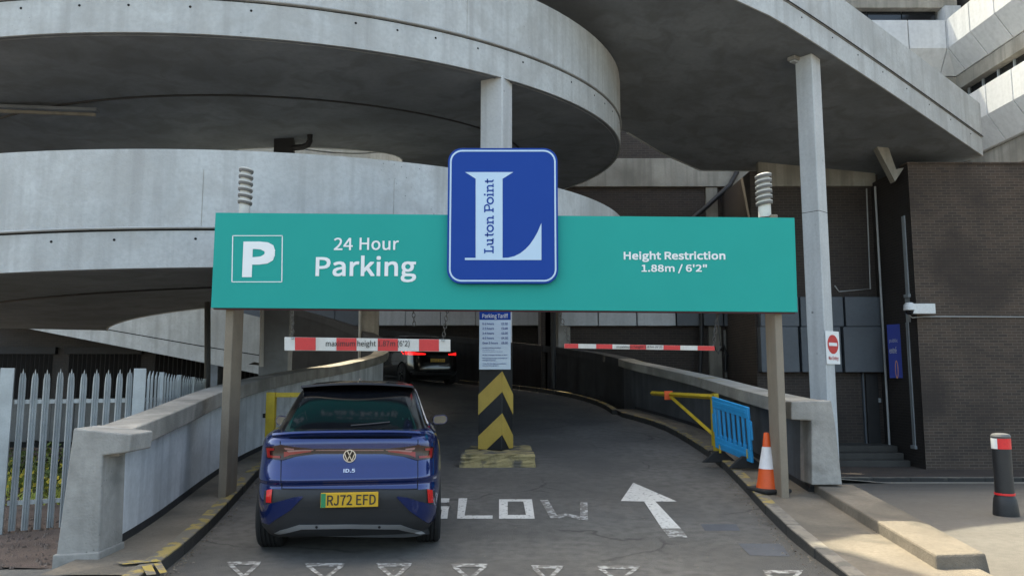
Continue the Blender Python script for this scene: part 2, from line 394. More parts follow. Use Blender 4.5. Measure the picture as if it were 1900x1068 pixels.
# road with both lanes, running up into the helix
kL = catmull([(-3.6,-6),(-3.1,3),(-2.98,5.2),(-3.05,6.63),(-3.55,9.9),(-3.82,11.6),(-3.95,13.8),(-3.8,15.8),(-3.4,17.9),(-2.9,19.6),(-2.84,20.01)], .4)
kR = catmull([(3.4,-6),(2.9,3),(2.82,6.1),(2.96,8.45),(3.2,10.6),(3.38,12.6),(3.45,15.5),(3.3,17.6),(2.75,19.6),(2.6,20.01)], .4)
def x_at(path, y):
    for a, b in zip(path, path[1:]):
        if a.y <= y <= b.y and b.y > a.y: return a.x + (b.x - a.x) * (y - a.y) / (b.y - a.y)
    return path[-1].x if y > path[-1].y else path[0].x
rows = []
y = -6
while y < 20:
    xl, xr = x_at(kL, y) - .12, x_at(kR, y) + .12
    rows.append([(xl + (xr - xl) * k / 14, y, road_z(0, y) + .006) for k in range(15)]); y += .4
for th in range(0, 112, 3):
    rows.append([hp(th, 3.68 + (9.36 - 3.68) * k / 14, roadT(th) + .006) for k in range(15)])
road = struct(MB().sheet(rows).build('road', M['asphalt'], smooth=True))

# painted markings on the road
def mark(name, pts, m, dz=.011):
    q = [on_road(*p) for p in pts]
    return MB().poly([(p.x, p.y, road_z(p.x, p.y) + dz) for p in q]).build(name, m, road, fix=False)
def mark_strips(name, polys, m, dz=.011):
    mb = MB()
    for pts in polys:
        q = [on_road(*p) for p in pts]; mb.poly([(p.x, p.y, road_z(p.x, p.y) + dz) for p in q])
    return mb.build(name, m, road, fix=False)
mark_strips('painted_letter', [[(812,925),(834,925),(833,933),(800,933)],[(800,933),(812,933),(806,943),(793,943)],[(793,940),(834,940),(832,946),(792,946)],[(820,946),(832,946),(830,963),(817,963)],[(785,957),(818,957),(817,963),(782,963)]], M['white_mark'])
mark_strips('painted_letter', [[(851,925),(867,925),(862,957),(848,963)],[(848,963),(862,957),(914,957),(914,963)]], M['white_mark'])
mark_strips('painted_letter', [[(926,927),(942,931),(942,956),(926,963)],[(926,927),(987,927),(971,931),(942,931)],[(987,927),(992,963),(976,956),(971,931)],[(926,963),(942,956),(976,956),(992,963)]], M['white_mark'])
mark_strips('painted_letter', [[(1002,928),(1017,928),(1036,961),(1022,963)],[(1026,958),(1050,953),(1054,958),(1036,963)],[(1050,953),(1078,959),(1076,965),(1051,958)],[(1077,931),(1090,933),(1091,966),(1076,964)]], M['worn_mark'])
mark('painted_arrow', [(1175,896),(1152,930),(1195,931),(1228,981),(1263,981),(1216,931),(1256,931)], M['white_mark'])
mark('painted_arrow_tail', [(1228,981),(1242,998),(1276,998),(1263,981)], M['worn_mark'])
for x0, x1, yt in ((420,484,1043),(565,640,1046),(698,764,1046),(836,906,1047),(985,1046,1050),(1108,1187,1051),(1415,1490,1059)):
    xm = (x0 + x1) / 2
    mark_strips('give_way_triangle', [[(x0,yt),(x1,yt),(x1-3,yt+6),(x0+5,yt+6)],[(x0+2,yt+6),(x0+13,yt+6),(xm+4,yt+28),(xm-5,yt+28)],[(x1-13,yt+6),(x1-3,yt+6),(xm+5,yt+28),(xm-4,yt+28)]], M['worn_mark'])
mark('asphalt_patch', [(1300,973),(1366,973),(1374,985),(1308,985)], M['patch'], .009)
mark('asphalt_patch', [(1370,1009),(1450,1009),(1466,1033),(1392,1031)], M['patch'], .009)

# helix-side walkways between kerb and wall
wL = catmull([(-3.76,7.05),(-3.95,8.5),(-4.3,11.1),(-4.42,13.5),(-4.25,15.8),(-3.85,18),(-3.47,19.6)], .4) + [Vector(hp(t, 3.2, 0).xy) for t in range(-3, 111, 5)]
wR = catmull([(3.9,10.1),(4.05,13),(4.1,16),(3.75,18.4),(3.28,20.3)], .4) + [Vector(hp(t, 9.88, 0).xy) for t in range(4, 101, 4)]
def walkway(pathk, pathw, ys, name):
    rows = []
    for y in ys:
        a, b = x_at(pathk, y), x_at(pathw, y); z = road_z(0, y) + .125
        rows.append([(a + (b - a) * k / 5, y, z) for k in range(6)])
    return rows
ysL = [6.4 + .4*i for i in range(35)]
wkL = MB().sheet([[(x_at(kL, y) - .1 + (min(x_at(wL, y), -3.7) - x_at(kL, y)) * k / 5, y, road_z(0, y) + .118) for k in range(6)] for y in ysL]).build('walkway', M['walk'], smooth=True); struct(wkL)
kf = lambda y: .25 + .75 * sstep((y - 5.2) / 3.2)
wkR = MB().sheet([[(x_at(kR, y) + .1 + (max(x_at(wR, y), 4.0) - x_at(kR, y) - .05) * k / 5, y, road_z(0, y) + .118 * kf(y)) for k in range(6)] for y in [3 + .4*i for i in range(44)]]).build('walkway', M['walk'], smooth=True); struct(wkR)

# kerb stones, one by one
def kerb_run(path, side, y0, y1, parent, yellow, w=.15, ln=.92, kh=lambda y: 1):
    acc = []; d = 0; last = None
    for p in path:
        if p.y < y0 or p.y > y1: continue
        acc.append(p)
    seg = []; cur = [acc[0]]; d = 0
    pts = []
    for a, b in zip(acc, acc[1:]):
        n = 6
        for k in range(n): pts.append(a.lerp(b, k / n))
    i = 0
    while i < len(pts) - 1:
        j = i; L = 0
        while j < len(pts) - 1 and L < ln: L += (pts[j+1] - pts[j]).length; j += 1
        a, b = pts[i], pts[j]; t = (b - a).normalized(); n2 = Vector((-t.y, t.x)) * side
        a2 = a + t * .004; b2 = b - t * .004; dz = random.uniform(-.004, .004); o = random.uniform(-.004, .004)
        za, zb = road_z(0, a.y) if a.y < CY else road_z(a.x, a.y), road_z(0, b.y) if b.y < CY else road_z(b.x, b.y)
        f0, f1 = a2 + n2 * o, b2 + n2 * o
        g0, g1 = a2 + n2 * (w + o), b2 + n2 * (w + o)
        mb = MB().hexa([(f0.x,f0.y,za-.1),(f1.x,f1.y,zb-.1),(g1.x,g1.y,zb-.1),(g0.x,g0.y,za-.1),(f0.x,f0.y,za+.128*kh(a.y)+dz),(f1.x,f1.y,zb+.128*kh(b.y)+dz),(g1.x,g1.y,zb+.128*kh(b.y)+dz),(g0.x,g0.y,za+.128*kh(a.y)+dz)])
        mb.build('kerb_stone', M['kerby'] if yellow(a.y) else M['kerb'], parent, bevel=.014)
        i = j
kerb_run(kL, 1, 5.6, 19.9, wkL, lambda y: y > 5)
kerb_run(kR, -1, 2.5, 19.9, wkR, lambda y: 8.6 < y, kh=kf)
# arc kerbs inside the helix
for th in range(0, 60, 6):
    for r0, r1, par in ((3.62, 3.77, wkL), (9.27, 9.42, wkR)):
        a, b = th + .2, th + 5.8
        MB().loft([[hp(t, r0, roadT(t)-.1), hp(t, r1, roadT(t)-.1), hp(t, r1, roadT(t)+.128), hp(t, r0, roadT(t)+.128)] for t in (a, (a+b)/2, b)]).build('kerb_stone', M['kerby'], par)
# yellow double-line ends painted on the near left corner
for p in ([(215,1041),(290,1036),(300,1040),(228,1046)], [(262,1047),(281,1046),(290,1064),(272,1066)], [(285,1044),(299,1042),(310,1060),(297,1063)]):
    MB().poly([(q.x, q.y, .14) for q in (onZ(*c, .14) for c in p)]).build('yellow_line', M['yellow_mark'], wkL, fix=False)
# flush apron in front of the left wall
struct(MB().sheet([[(-14 + (x_at(kL, y) - .02 + 14) * k / 10, y, .012 + .11 * sstep((y - 5.6) / .9) * sstep((-14 + (x_at(kL, y) + 14) * k / 10 + 4.2) / .9)) for k in range(11)] for y in (3, 4, 5, 5.4, 5.8, 6.2, 6.6, 7.0)]).build('apron', mat('apron_asphalt', (.15,.145,.135), .92, var=.3, scale=1.2, blot=.5, bcol=(.08,.075,.07), bump=.5, bs=90, fine=.5), smooth=True))
soil = struct(MB().sheet([[(-16 + 12*k/40, 7.0 + 4*j/14, .015 + random.uniform(0, .03)) for k in range(41)] for j in range(15)]).build('soil', M['soil'], smooth=True))
struct(MB().sheet([[(-30 + 25*k/30, 11 + 7*j/10, .02 + random.uniform(0, .06)) for k in range(31)] for j in range(11)]).build('earth_bank', M['soil'], smooth=True))

# kerb and footway in front of the brick block on the right
fw = struct(MB().sheet([[(x, y, ground_z(x, 19.0) + .10) for x in (5.2, 8, 11, 16, 26)] for y in (19.0, 20.6, 22.0, 24.0, 25.5)]).build('footway', mat('footway_paving', (.075,.058,.05), .92, var=.3, scale=2, bump=.3), smooth=True))
x = 5.2
while x < 22:
    MB().box(x+.004, x+.906, 18.86, 19.0, ground_z(9, 18.9)-.1, ground_z(9, 18.9)+.115).build('kerb_stone', M['kerb'], fw, bevel=.012); x += .91
# concrete gutter strip
struct(MB().sheet([[(xx, yy, ground_z(xx, yy) + .006) for xx in (5.0, 9, 14, 24)] for yy in (18.45, 18.86)]).build('gutter', mat('gutter_concrete', (.34,.32,.28), .9, var=.2)))

# ================================================================ SPIRAL RAMP
sr = thing('spiral_ramp', 'pale grey concrete helical car park ramp curving overhead in stacked turns', 'ramp', (CX, CY, 0))
ths = [205 + 2.5*i for i in range(int((1395 - 205) / 2.5) + 1)]
def ring(r0, r1, z0, z1, name, m, rng=ths, smooth=25, parent=sr):
    return MB().loft([[hp(t, r0, hz(t)+z0), hp(t, r1, hz(t)+z0), hp(t, r1, hz(t)+z1), hp(t, r0, hz(t)+z1)] for t in rng]).build(name, m, parent, smooth=smooth)
# slab: soffit and fascia have different finishes
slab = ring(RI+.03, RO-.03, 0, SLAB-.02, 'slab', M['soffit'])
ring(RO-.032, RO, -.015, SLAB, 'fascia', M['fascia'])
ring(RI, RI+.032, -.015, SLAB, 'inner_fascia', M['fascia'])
ring(RO-.19, RO+.012, SLAB+.03, PAR, 'parapet', M['fascia'])
ring(RI-.012, RI+.19, SLAB+.03, PAR, 'inner_parapet', M['fascia'])
ring(RO-.17, RO-.03, SLAB-.03, SLAB+.05, 'joint_filler', M['dark'])
MB().tube([hp(t, RO+.024, hz(t)+SLAB+.045) for t in ths], .016, 6).build('conduit', M['greypipe'], sr, smooth=True)
MB().tube([hp(t, 6.95, hz(t)-.012) for t in ths], .022, 6).build('soffit_cable', M['blackpipe'], sr, smooth=True)
MB().tube([hp(t, RO-.12, hz(t)-.006) for t in ths], .014, 5).build('drip_strip', M['soffit'], sr, smooth=True)
hole = MB().lathe([(.019,-.004),(.019,.004),(.014,.007),(.014,.002)], n=10, axis='X').build('weep_hole', M['dark'], sr, local=True)
th = 207; first = True
while th < 1008:
    if (th % 360) > 170 or (th % 360) < 40:
        Mx = Matrix.Translation(hp(th, RO-.002, hz(th)+.40) - Vector((CX, CY, 0))) @ Matrix.Rotation(R_(th), 4, 'Z')
        if first: hole.matrix_local = Mx; first = False
        else: piece(hole, sr, Mx)
    th += random.choice([4.2, 5.2, 6.6, 9.5])
# thin vertical shrinkage cracks / construction joints in the fascia
for t in (212, 251, 283, 300, 331, 590, 612, 641, 668, 690):
    MB().loft([[hp(t, RO+.0125, hz(t)+q), hp(t+.035, RO+.0125, hz(t)+q), hp(t+.035, RO+.014, hz(t)+q), hp(t, RO+.014, hz(t)+q)] for q in (SLAB+.04, PAR-.3)]).build('construction_joint', M['beamc'], sr)

# ================================================================ ELEVATED DECK to the building
def dz_(x, y): return 8.87 - .1*(x - 6.6) - .083*(y - 16.5)
def on_deck(px, py):
    r = ray(px, py)
    t = (8.87 + .66 + .083*16.5 - EYE) / (r.z + .1*r.x + .083*r.y)
    return Vector((r.x*t, r.y*t))
ed = thing('elevated_ramp', 'wide concrete ramp deck leaving the spiral for the upper building on the right', 'ramp', (6.6, 16.5, 0))
near = [Vector((-3.39, 11.07)), Vector((-1.2, 11.95)), Vector((.8, 12.9)), Vector((2.7, 13.9))] + [on_deck(*p) for p in ((1363,0),(1426,29),(1521,87),(1637,163),(1742,234),(1818,286))]
near = catmull(near, .5)
far = [on_deck(*p) for p in ((1480,318),(1300,316),(1230,285),(1165,246))]
end = near[-1] + Vector((.12, .1))
plan = near + [end, end + Vector((-1.5, 4.0)), far[0] + Vector((1.5, 2.5))] + far + [Vector((.2, 19.5)), Vector((-3.6, 17.6)), Vector((-4.6, 15.0))]
mb = MB(); n = len(plan)
bot = [(p.x, p.y, dz_(p.x, p.y)) for p in plan]; top = [(p.x, p.y, dz_(p.x, p.y) + .45) for p in plan]
mb.add(bot + top, [tuple(reversed(range(n))), tuple(range(n, 2*n))] + [(i, (i+1) % n, n+(i+1) % n, n+i) for i in range(n)])
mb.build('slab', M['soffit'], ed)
def edge_band(path, o0, o1, z0, z1):
    secs = []
    for i, p in enumerate(path):
        t = (path[min(i+1, len(path)-1)] - path[max(i-1, 0)]).normalized(); nn = Vector((t.y, -t.x)); z = dz_(p.x, p.y)
        a, b = p + nn*o0, p + nn*o1
        secs.append([(a.x,a.y,z+z0),(b.x,b.y,z+z0),(b.x,b.y,z+z1),(a.x,a.y,z+z1)])
    return MB().loft(secs)
path = near + [end]
edge_band(path, .002, .035, -.015, .50).build('fascia', M['fascia'], ed, smooth=25)
edge_band(path, -.17, .047, .53, 1.50).build('parapet', M['fascia'], ed, smooth=25)
edge_band(path, -.15, .0, .46, .55).build('joint_filler', M['dark'], ed)
MB().tube([(p.x+.04, p.y-.05, dz_(p.x, p.y)+.54) for p in path], .014, 6).build('conduit', M['blackpipe'], ed, smooth=True)
edge_band([Vector(p) for p in reversed(far)], -.05, .02, -.01, .5).build('far_fascia', M['fascia'], ed)
for i in range(12, len(near), 2):
    p = near[i]; t = (near[min(i+1, len(near)-1)] - near[i-1]).normalized(); nn = Vector((t.y, -t.x)); q = p + nn*.035
    piece(hole, ed, Matrix.Translation(Vector((q.x-6.6, q.y-16.5, dz_(p.x, p.y)+.38))) @ Matrix.Rotation(math.atan2(nn.y, nn.x), 4, 'Z'))

# ================================================================ PARAPET WALLS of the ramp
def wall_sections(path, ztop, side, thick=.30, cw=.15, ch=.21):
    """path = road-side face; side=+1 when the outside lies to the left of travel"""
    body, cop = [], []
    for i, p in enumerate(path):
        t = (path[min(i+1, len(path)-1)] - path[max(i-1, 0)]).normalized(); nn = Vector((-t.y, t.x)) * side
        zb = (road_z(0, p.y) if p.y < CY else road_z(p.x, p.y)) + .06; zt = ztop(i, p)
        if zb > zt - .5: zb = zt - .9
        q = lambda o, z: (p.x + nn.x*o, p.y + nn.y*o, z)
        body.append([q(0, zb-.6), q(thick+.06, zb-.6), q(thick+.02, zt-ch+.01), q(0, zt-ch+.01)])
        cop.append([q(-cw, zt-ch), q(thick+.04, zt-ch), q(thick+.01, zt), q(-cw, zt)])
    return body, cop
ztL = smooth_tab([(7,1.2),(9,1.35),(11.3,1.54),(15,1.8),(17.3,1.97),(19,2.16),(20,2.33)])
ztR = smooth_tab([(10,1.38),(12,1.45),(14,1.55),(16,1.68),(18,1.85),(20,2.05)])
def zL(i, p): return ztL(p.y) if p.y < CY else max(2.33, 2.33 + .016 * math.degrees(math.atan2(p.y-CY, p.x-CX)))
def zR(i, p): return ztR(p.y) if p.y < CY else max(2.05, 2.05 + .018 * math.degrees(math.atan2(p.y-CY, p.x-CX)))
lw = thing('parapet_wall', 'concrete parapet wall with heavy coping beside the blue car, painted pale inside', 'wall', (-3.9, 7.1, 0))
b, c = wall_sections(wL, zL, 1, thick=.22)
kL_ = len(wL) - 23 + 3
MB().loft(b[kL_:]).build('inner_wall_body', M['wallshade'], lw, smooth=20); MB().loft(c[kL_:]).build('inner_coping', M['wallshade'], lw, smooth=20)
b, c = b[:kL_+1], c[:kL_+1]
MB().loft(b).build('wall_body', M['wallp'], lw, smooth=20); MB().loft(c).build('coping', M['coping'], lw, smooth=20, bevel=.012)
def base_strip(path, side, n0, par):
    secs = []
    for i, p in enumerate(path[:n0]):
        t = (path[min(i+1, len(path)-1)] - path[max(i-1, 0)]).normalized(); nn = Vector((-t.y, t.x)) * side
        z = (road_z(0, p.y) if p.y < CY else road_z(p.x, p.y)) + .1
        secs.append([(p.x - nn.x*.03, p.y - nn.y*.03, z), (p.x + nn.x*.05, p.y + nn.y*.05, z), (p.x + nn.x*.05, p.y + nn.y*.05, z+.085), (p.x - nn.x*.012, p.y - nn.y*.012, z+.085)])
    MB().loft(secs).build('base_strip', M['rubber'], par)
base_strip(wL, 1, len(wL) - 23, lw)
# end pier, traced on the plane of the wall end
PL = Plane(0, 7.05, 1, 0)
pp = [PL.hit(*q) for q in ((115,1032),(197,1026),(203,842),(252,836),(256,803),(150,792))]
MB().prism([PL.p(a, z if z > .2 else -.05, .12) for a, z in pp], (.0, .42, 0)).build('end_pier', M['wallc'], lw, bevel=.015)
MB().prism([PL.p(a, z if k_ > 1 else -.12, .135) for k_, (a, z) in enumerate((PL.hit(112,1036), PL.hit(199,1030), PL.hit(199,1017), PL.hit(114,1022)))], (.0, .45, 0)).build('pier_foot', M['wallc'], lw, bevel=.012)
rw = thing('parapet_wall', 'concrete parapet wall with mossy coping behind the cone and blue barrier', 'wall', (4.0, 10.1, 0))
b, c = wall_sections(wR, zR, -1)
kR_ = len(wR) - 25 + 1
MB().loft(b[kR_:]).build('inner_wall_body', M['wallshade'], rw, smooth=20); MB().loft(c[kR_:]).build('inner_coping', M['wallshade'], rw, smooth=20)
b, c = b[:kR_+1], c[:kR_+1]
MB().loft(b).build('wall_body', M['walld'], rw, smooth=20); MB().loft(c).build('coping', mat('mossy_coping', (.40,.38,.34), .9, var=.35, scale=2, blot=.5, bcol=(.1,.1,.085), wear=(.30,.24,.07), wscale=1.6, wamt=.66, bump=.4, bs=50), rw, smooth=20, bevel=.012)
base_strip(wR, -1, len(wR) - 25, rw)
PR = Plane(0, 10.02, 1, 0)
pp = [PR.hit(*q) for q in ((1501,897),(1557,897),(1545,790),(1537,742),(1463,744),(1463,777),(1500,779))]
MB().prism([PR.p(a, z, .1) for a, z in pp], (0, .4, 0)).build('end_pier', M['wallc'], rw, bevel=.015)
# low kerb block running out from the right wall
lb = thing('low_wall', 'long low concrete block running forward from the right parapet wall into the sun', 'low wall', (4.0, 7, 0))
MB().hexa([(3.66,6.74,-.05),(4.18,6.80,-.05),(4.48,10.1,-.1),(3.93,10.1,-.05),(3.68,6.77,.19),(4.15,6.83,.19),(4.46,10.1,.32),(3.95,10.1,.32)]).build('block', M['walk'], lb, bevel=.02)
lb2 = struct(MB().hexa([(2.84,2.5,-.02),(4.0,2.5,-.02),(4.0,3.0,-.02),(2.84,3.0,-.02),(2.84,2.5,.03),(4.0,2.5,.03),(4.0,3.0,.03),(2.84,3.0,.03)]).build('walkway_end', M['walk']))

# ================================================================ COLUMNS
def sq(c, a, rz, z0, z1, mb=None):
    return (mb or MB()).obox((c[0], c[1], (z0+z1)/2), (a, a, z1-z0), rz)
cc = onY(920, 700, 13.32); CPX, CPY = cc.x, 13.32
pl = thing('concrete_plinth', 'low worn yellow concrete plinth between the two lanes', 'plinth', (CPX, CPY, .2))
a0, a1 = onY(849, 866, 12.35), onY(997, 866, 12.35)
mb = MB(); 
mb.hexa([(a0.x,12.35,.15),(a1.x,12.38,.15),(a1.x-.02,14.0,.25),(a0.x+.05,14.0,.25),(a0.x+.05,12.42,.47),(a1.x-.05,12.45,.46),(a1.x-.08,13.95,.47),(a0.x+.12,13.95,.47)])
pb = mb.build('plinth_block', M['plinth'], pl)
bm = bmesh.new(); bm.from_mesh(pb.data); bmesh.ops.subdivide_edges(bm, edges=bm.edges[:], cuts=9, use_grid_fill=True)
for v in bm.verts:
    k_ = .022 if (v.co.z > .2) else .012
    v.co += Vector((random.uniform(-k_, k_), random.uniform(-k_, k_), random.uniform(-.014, .006)))
bm.to_mesh(pb.data); bm.free()
cpt = hz(674)
col = thing('concrete_column', 'square column painted with black and yellow chevrons on the central plinth', 'column', (CPX, CPY, .47))
rzc = R_(-24); A = .44
sq((CPX, CPY), A, rzc, 2.3, cpt+.02).build('shaft', M['column'], col, bevel=.02)
sq((CPX, CPY), A+.012, rzc, .46, 2.31).build('painted_base', M['colblack'], col, bevel=.02)
Mc = Matrix.Translation((CPX, CPY, 0)) @ Matrix.Rotation(rzc, 4, 'Z')
hA = A/2 + .006
for zt, zb_ in ((1.80, 1.45), (1.09, .73)):
    for face in (0, 1):
        pts = []
        for u, dzz in ((0,0),(1,-.40),(1,-.40),(0,0)):
            pass
        def pt(u, z, o):
            return Mc @ (Vector((hA - 2*hA*u, -hA - o, z)) if face == 0 else Vector((hA + o, -hA + 2*hA*u, z)))
        q = [(0, zt), (1, max(zt-.40, .48)), (1, max(zb_-.40, .472)), (0, zb_)]
        if zb_ - .40 < .47: q = [(0, zt), (1, zt-.40), (1, .475), ((zb_-.475)/.40, .475), (0, zb_)]
        mb = MB().prism([pt(u, z, .001) for u, z in q], (pt(0, 1, .006) - pt(0, 1, .001)))
        mb.build('chevron_stripe', M['colyellow'], col)
# right-hand column under the deck
rc = onY(1524, 700, 16.5)
rcol = thing('concrete_column', 'tall slim pale column under the elevated deck, carrying the no entry plate', 'column', (6.72, 16.45, ground_z(6.7, 16.4)))
CRX, CRY, AR = rc.x, 16.45, .40
sq((CRX, CRY), AR, R_(41), ground_z(6.7, 16.4)-.05, dz_(CRX, CRY)+.02).build('shaft', M['column'], rcol, bevel=.02)
MB().obox((CRX, CRY, 5.3), (AR+.004, AR+.004, .012), R_(41)).build('lift_joint', M['dark'], rcol)
# columns glimpsed behind
for px, Y, a, rz, zt, lab, nm in ((511, 16.9, .62, 8, 3.3, 'broad concrete column behind the coping at the left end of the height bar', 'column'),
                              (684, 22.4, .55, 10, 3.95, 'grey concrete column rising above the far end of the left parapet wall', 'column'),
                              (1043, 26.0, .45, 20, 7.9, 'dark grey column behind the ramp wall at the left end of the small height bar', 'column'),
                              (398, 30.6, .45, 0, 3.0, 'short pier under the distant sloping ramp behind the fence', 'column')):
    p = onY(px, 690, Y)
    t = thing('concrete_column', lab, 'column', (p.x, Y, 0))
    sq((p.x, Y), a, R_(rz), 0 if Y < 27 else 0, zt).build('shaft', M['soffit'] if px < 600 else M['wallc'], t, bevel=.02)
# pipes clamped to the two left columns
for px, Y, y0, y1, m_, lab in ((487, 16.4, 592, 640, 'greypipe', 'thin pale conduit beside the broad column behind the left coping'), (669, 21.9, 573, 640, 'greypipe', 'thin pale pipe in front of the grey column above the far left coping')):
    a, b_ = onY(px, y0-60, Y), onY(px-2, y1+40, Y)
    tag(MB().tube([a, b_], .045, 8).build('pipe', M[m_], smooth=True), lab, 'pipe')
tag(MB().tube([onY(385, 520, 15.5), onY(385, 690, 15.5), onY(383, 760, 15.5)], .06, 10).build('drain_pipe', M['blackpipe'], smooth=True), 'black drain pipe dropping from the ramp soffit behind the left fence', 'pipe')
tag(MB().tube([onY(1026, 560, 24.6), onY(1027, 720, 24.6)], .09, 10).build('drain_pipe', M['blackpipe'], smooth=True), 'black vertical pipe just left of the small height bar', 'pipe')

# ================================================================ BUILDINGS
# back building behind the ramp (slanting wall)
BB = Plane(1.0, 26.0, 1, 0); B2 = Plane(7.36, 22.8, 1, 0)
bb = thing('shopping_centre', 'dark brick rear building with concrete beam and grey cladding panels behind the ramp', 'building', (1.0, 26.0, 0))
brB = brick_mat('dark_brick_rear', (BB.d.x, BB.d.y), (.055,.042,.036), (.04,.032,.029), (.085,.075,.065), .27, .084)
MB().box(1.0, 7.9, 26.0, 26.5, -1.2, 13).build('wall', brB, bb)
MB().box(7.36, 11.3, 22.8, 23.2, -1.2, 8.0).build('wall', brB, bb)
MB().box(7.36, 7.7, 23.201, 25.999, -1.2, 8.0).build('return_wall', brick_mat('dark_brick_return', (0, 1), (.055,.042,.036), (.04,.032,.029), (.085,.075,.065), .27, .084), bb)
def bpanel(P, par, x0, y0, x1, y1, o0, o1, name, m, bev=.012):
    s0, s1, z0, z1 = P.rect(x0, y0, x1, y1)
    return MB().pbox(P, min(s0,s1), max(s0,s1), z0, z1, o0, o1).build(name, m, par, bevel=bev)
bpanel(BB, bb, 1012, 296, 1404, 348, -.1, .16, 'concrete_beam', M['beamc'])
bpanel(B2, bb, 1404, 300, 1622, 347, -.1, .12, 'concrete_beam', M['beamc'])
bpanel(BB, bb, 1308, 349, 1336, 552, -.1, .1, 'pilaster', M['beamc'])
bpanel(BB, bb, 1313, 604, 1340, 720, -.1, .1, 'pilaster', M['beamc'])
xs_ = [1038, 1108, 1179, 1251, 1300, 1338, 1402]
for i, (a, b_) in enumerate(zip(xs_, xs_[1:])):
    bpanel(BB, bb, a+.7, 552, b_-.7, 605, -.05, .3, 'cladding_panel', M['panel_l'] if i < 3 else M['panel_d'])
for a, b_, t0, t1 in ((1404,1440,552,606),(1440,1478,552,606),(1478,1560,552,606),(1560,1636,552,606),(1404,1420,607,690),(1420,1478,607,690),(1478,1556,607,690),(1556,1638,607,690)):
    bpanel(B2, bb, a+.7, t0, b_-.7, t1, -.05, .3 if t0 > 600 else .26, 'cladding_panel', M['panel_d'])
bpanel(BB, bb, 1342, 612, 1400, 700, -.05, .03, 'service_hatch', M['wallc'])
for k in range(5): bpanel(BB, bb, 1338+k*0, 352+k*5, 1424, 354.4+k*5, -.05, .05, 'louvre_slat', M['panel_d'], 0)
q = lambda px, py, o: BB.p(*BB.hit(px, py), o)
q2 = lambda px, py, o: B2.p(*B2.hit(px, py), o)
tag(MB().tube([q(1366,300,.3), q(1362,325,.3), q(1350,347,.3), q(1310,384,.3), q(1268,420,.3)], .085, 10).build('waste_pipe', M['blackpipe'], smooth=True), 'black waste pipe slanting down the rear building above the sign', 'pipe')
tag(MB().tube([q(1296,560,.42), q(1296,640,.42), q(1292,720,.42)], .07, 10).build('drain_pipe', M['blackpipe'], smooth=True), 'black drain pipe below the panels left of the concrete pilaster', 'pipe')
tag(MB().tube([q(1344,655,.2), q(1343,690,.2)], .05, 8).tube([q(1344,655,.2), q(1340,640,.2), q(1334,650,.2)], .04, 8).tube([q(1344,660,.2), q(1366,658,.2), q(1400,674,.2)], .035, 8).build('pipework', M['blackpipe'], smooth=True), 'tangle of black pipework on the rear wall beyond the right parapet', 'pipe')
# thin surface cable
tag(MB().tube([q2(1607,350,.03), q2(1614,536,.03), q2(1556,541,.03), q2(1548,530,.03)], .02, 6).build('surface_cable', M['greypipe'], smooth=True), 'thin pale cable running down the dark wall in the recess', 'cable')

# far-left back building, closing the view under the ramps
FB = Plane(-40, 33.5, 1, 0)
fb = thing('rear_building', 'dark rear building with grey cladding band seen under the ramps', 'building', (-15, 33.5, 0))
brF = brick_mat('dark_brick_far', (1, 0), (.05,.04,.035), (.035,.03,.027), (.07,.062,.055), .27, .084)
MB().box(-45, 1.6, 33.5, 34.2, -.5, 21.0).build('wall', brF, fb)  # unseen upper height added to block the sun from the ramp below
MB().box(1.15, 1.75, 26.0, 33.6, -.5, 12.0).build('side_wall', brF, fb)
x = -14.0
while x < 1.0:
    MB().box(x+.012, x+1.538, 33.15, 33.55, 3.9, 4.95).build('cladding_panel', M['panel_l'] if x > -7 else M['panel_d'], fb, bevel=.012); x += 1.55
# roller shutters under the far ramp
for k, (xa, xb) in enumerate(((-23.5,-20.2),(-19.6,-16.4),(-15.8,-12.6),(-12.0,-9.2))):
    t = thing('roller_shutter', ['leftmost dark brown roller shutter under the distant ramp', 'second dark roller shutter from the left under the distant ramp', 'third dark roller shutter from the left under the distant ramp', 'rightmost dark roller shutter under the distant ramp'][k], 'shutter', (xa, 33.3, 0), group='roller shutters')
    src = None
    n_ = int((xb-xa)/.2)
    for i in range(n_):
        if src is None: src = MB().prism([(xa, 33.49, .05), (xa+.09, 33.38, .05), (xa+.2, 33.49, .05)], (0,0,2.6)).build('slat', M['shutter'], t)
        else: piece(src, t, Matrix.Translation((i*.2, 0, 0)))
    MB().box(xa-.1, xb+.1, 33.3, 33.5, 2.65, 2.95).build('head_box', M['shutter'], t)

# distant straight ramp with its own parapet, descending to the right
fr = thing('sloping_ramp', 'distant grey concrete ramp sloping down to the right behind the fence', 'ramp', (-14, 30.3, 0))
FP = Plane(0, 30.3, 1, 0)
zb0 = [FP.hit(*p) for p in ((-120,578),(30,605),(376,672),(540,706),(660,735))]
gv = [FP.hit(*p) for p in ((-120,556),(102,595),(376,643),(490,661),(660,690))]
tp = [FP.hit(*p) for p in ((-120,452),(102,505),(376,563),(540,602),(662,640))]
def band(lo, hi, o0, o1, y0=.0):
    lo_, hi_ = [(a, z) for a, z in lo], [(a, z) for a, z in hi]
    secs = []
    for k in range(25):
        s = lo_[0][0] + (lo_[-1][0] - lo_[0][0]) * k / 24
        z0, z1 = lerp(lo_, s), lerp(hi_, s)
        secs.append([FP.p(s, z0, o1), FP.p(s, z0, o0), FP.p(s, z1, o0), FP.p(s, z1, o1)])
    return MB().loft(secs)
band(zb0, gv, -3.2, 0).build('slab', M['fascia'], fr)
band([(a, z+.04) for a, z in gv], tp, -.2, .012).build('parapet', M['fascia'], fr)
band([(a, z-.03) for a, z in gv], [(a, z+.06) for a, z in gv], -.25, -.02).build('joint_filler', M['dark'], fr)

